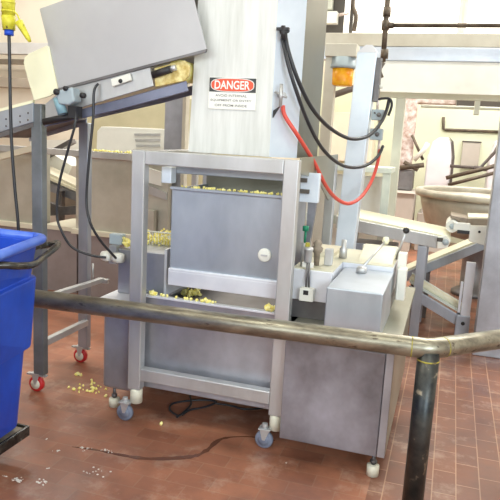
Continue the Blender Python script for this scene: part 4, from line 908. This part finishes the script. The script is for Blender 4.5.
# ---------------------------------------------------------------- floor items
cf = MB(); P_ = lambda x_, y_, z_=.008: at(x_, y_, Z=z_)
cf.tube(smooth_path([P_(178, 416), P_(170, 410), P_(172, 404), P_(186, 401), P_(204, 400), P_(216, 402), P_(205, 407), P_(190, 410), P_(182, 415)]), .006, 8)
cf.tube(smooth_path([P_(190, 396), P_(191, 404), P_(184, 412), P_(177, 417)]), .006, 8)
cf.tube(smooth_path([P_(214, 403), P_(232, 406), P_(244, 409), P_(262, 408), P_(275, 404)]), .006, 8)
tag(cf.build('floor_cable', 'hose_black'), 'tangled black cable lying on the tiles beneath the machine', 'cable')
def puddle(name, path, w, mat, label, z=.0015):
    pts = smooth_path([at(x_, y_, Z=0) for x_, y_ in path], 6); L_ = []; R_ = []
    for i, p_ in enumerate(pts):
        t = (pts[min(i + 1, len(pts) - 1)] - pts[max(i - 1, 0)]).normalized(); s = Vector((-t.y, t.x, 0)); ww = w * random.uniform(.45, 1.1) * (.25 + math.sin(PI * (i + .5) / len(pts)))
        L_.append(p_ + s * ww + Vector((0, 0, z))); R_.append(p_ - s * ww + Vector((0, 0, z)))
    mb = MB(); n = len(pts); mb.add(L_ + R_, [(i, i + 1, n + i + 1, n + i) for i in range(n - 1)])
    return tag(mb.build(name, mat, recalc=False), label, 'puddle', None, 'stuff')
puddle('water_trickle', [(72, 447), (95, 450), (120, 455), (150, 459), (190, 457), (206, 451), (222, 439), (250, 437), (275, 441)], .013, 'water', 'dark wet trickle winding across the tiles in front of the frame')
mb = MB()
for (x_, y_, n_, r_) in ((17, 480, 26, 2.6), (42, 482, 20, 3.5), (57, 451, 6, 2), (85, 449, 10, 3.5), (107, 451, 10, 4), (95, 470, 12, 6), (6, 476, 4, 1.5), (46, 439, 2, 1), (48, 468, 3, 1), (286, 463, 1, .5)):
    for _ in range(n_):
        p_ = at(x_ + random.gauss(0, r_), y_ + random.gauss(0, r_ * .45), Z=0); s = random.uniform(.002, .006)
        mb.lathe(p_ + Vector((0, 0, .0005)), [(s, 0), (s * .8, .0012), (0, .0016)], 8)
tag(mb.build('glint_flecks', 'glint'), 'small whitish water glints painted on the tiles near the blue bin', 'residue', None, 'stuff')  # small pale discs standing in for reflections on the wet tiles

# ---------------------------------------------------------------- light
def area(name, loc, size, energy, col, rot=(0, 0, 0)):
    l = bpy.data.lights.new(name, 'AREA'); l.shape = 'RECTANGLE'; l.size, l.size_y = size; l.energy = energy; l.color = col
    o = bpy.data.objects.new(name, l); COL.objects.link(o); o.location = loc; o.rotation_euler = rot; return o
def aim(loc, tgt):
    return (Vector(loc) - Vector(tgt)).to_track_quat('Z', 'Y').to_euler()
tube_c = (.97, 1, .88)
for x, e1, e2 in ((-5.5, 18, 22), (-2.5, 34, 34), (.5, 26, 36)):
    area('ceiling_tube', (x, 1.2, 4.2), (1.6, .5), e1, tube_c)
    area('ceiling_tube', (x, 4.6, 4.2), (1.6, .5), e2, tube_c)
for x, e in ((-5.5, 60), (-2.5, 70), (.3, 110), (2.5, 110)): area('ceiling_tube', (x, 6.9, 4.2), (1.8, .6), e, (1, .99, .95))
area('ceiling_tube', (.3, 9.3, 4.2), (2.5, .6), 60, (1, .99, .95))  # extra unseen back light added to brighten the recess
area('daylight_and_fill', (3.2, -2.6, 2.7), (2.6, 1.8), 215, (.78, .92, 1), aim((3.2, -2.6, 2.5), (-1, 3.2, 1.5)))
area('daylight_and_fill', (-2.0, -3.3, 2.9), (4.5, 1.6), 125, (.84, .94, 1), aim((-2, -3.3, 2.9), (-1.5, 3.2, 1.4)))  # unseen front fill added to brighten the machine fronts and left side
w = bpy.data.worlds.new('world'); SC.world = w; w.use_nodes = True
w.node_tree.nodes['Background'].inputs['Color'].default_value = (1, .98, .95, 1); w.node_tree.nodes['Background'].inputs['Strength'].default_value = .3
vs_ = SC.view_settings; vs_.view_transform = 'Standard'; vs_.look = 'None'; vs_.gamma = 1; vs_.use_curve_mapping = False; vs_.exposure = 0.2
for o in bpy.data.objects:
    if '_w' in o: del o['_w']
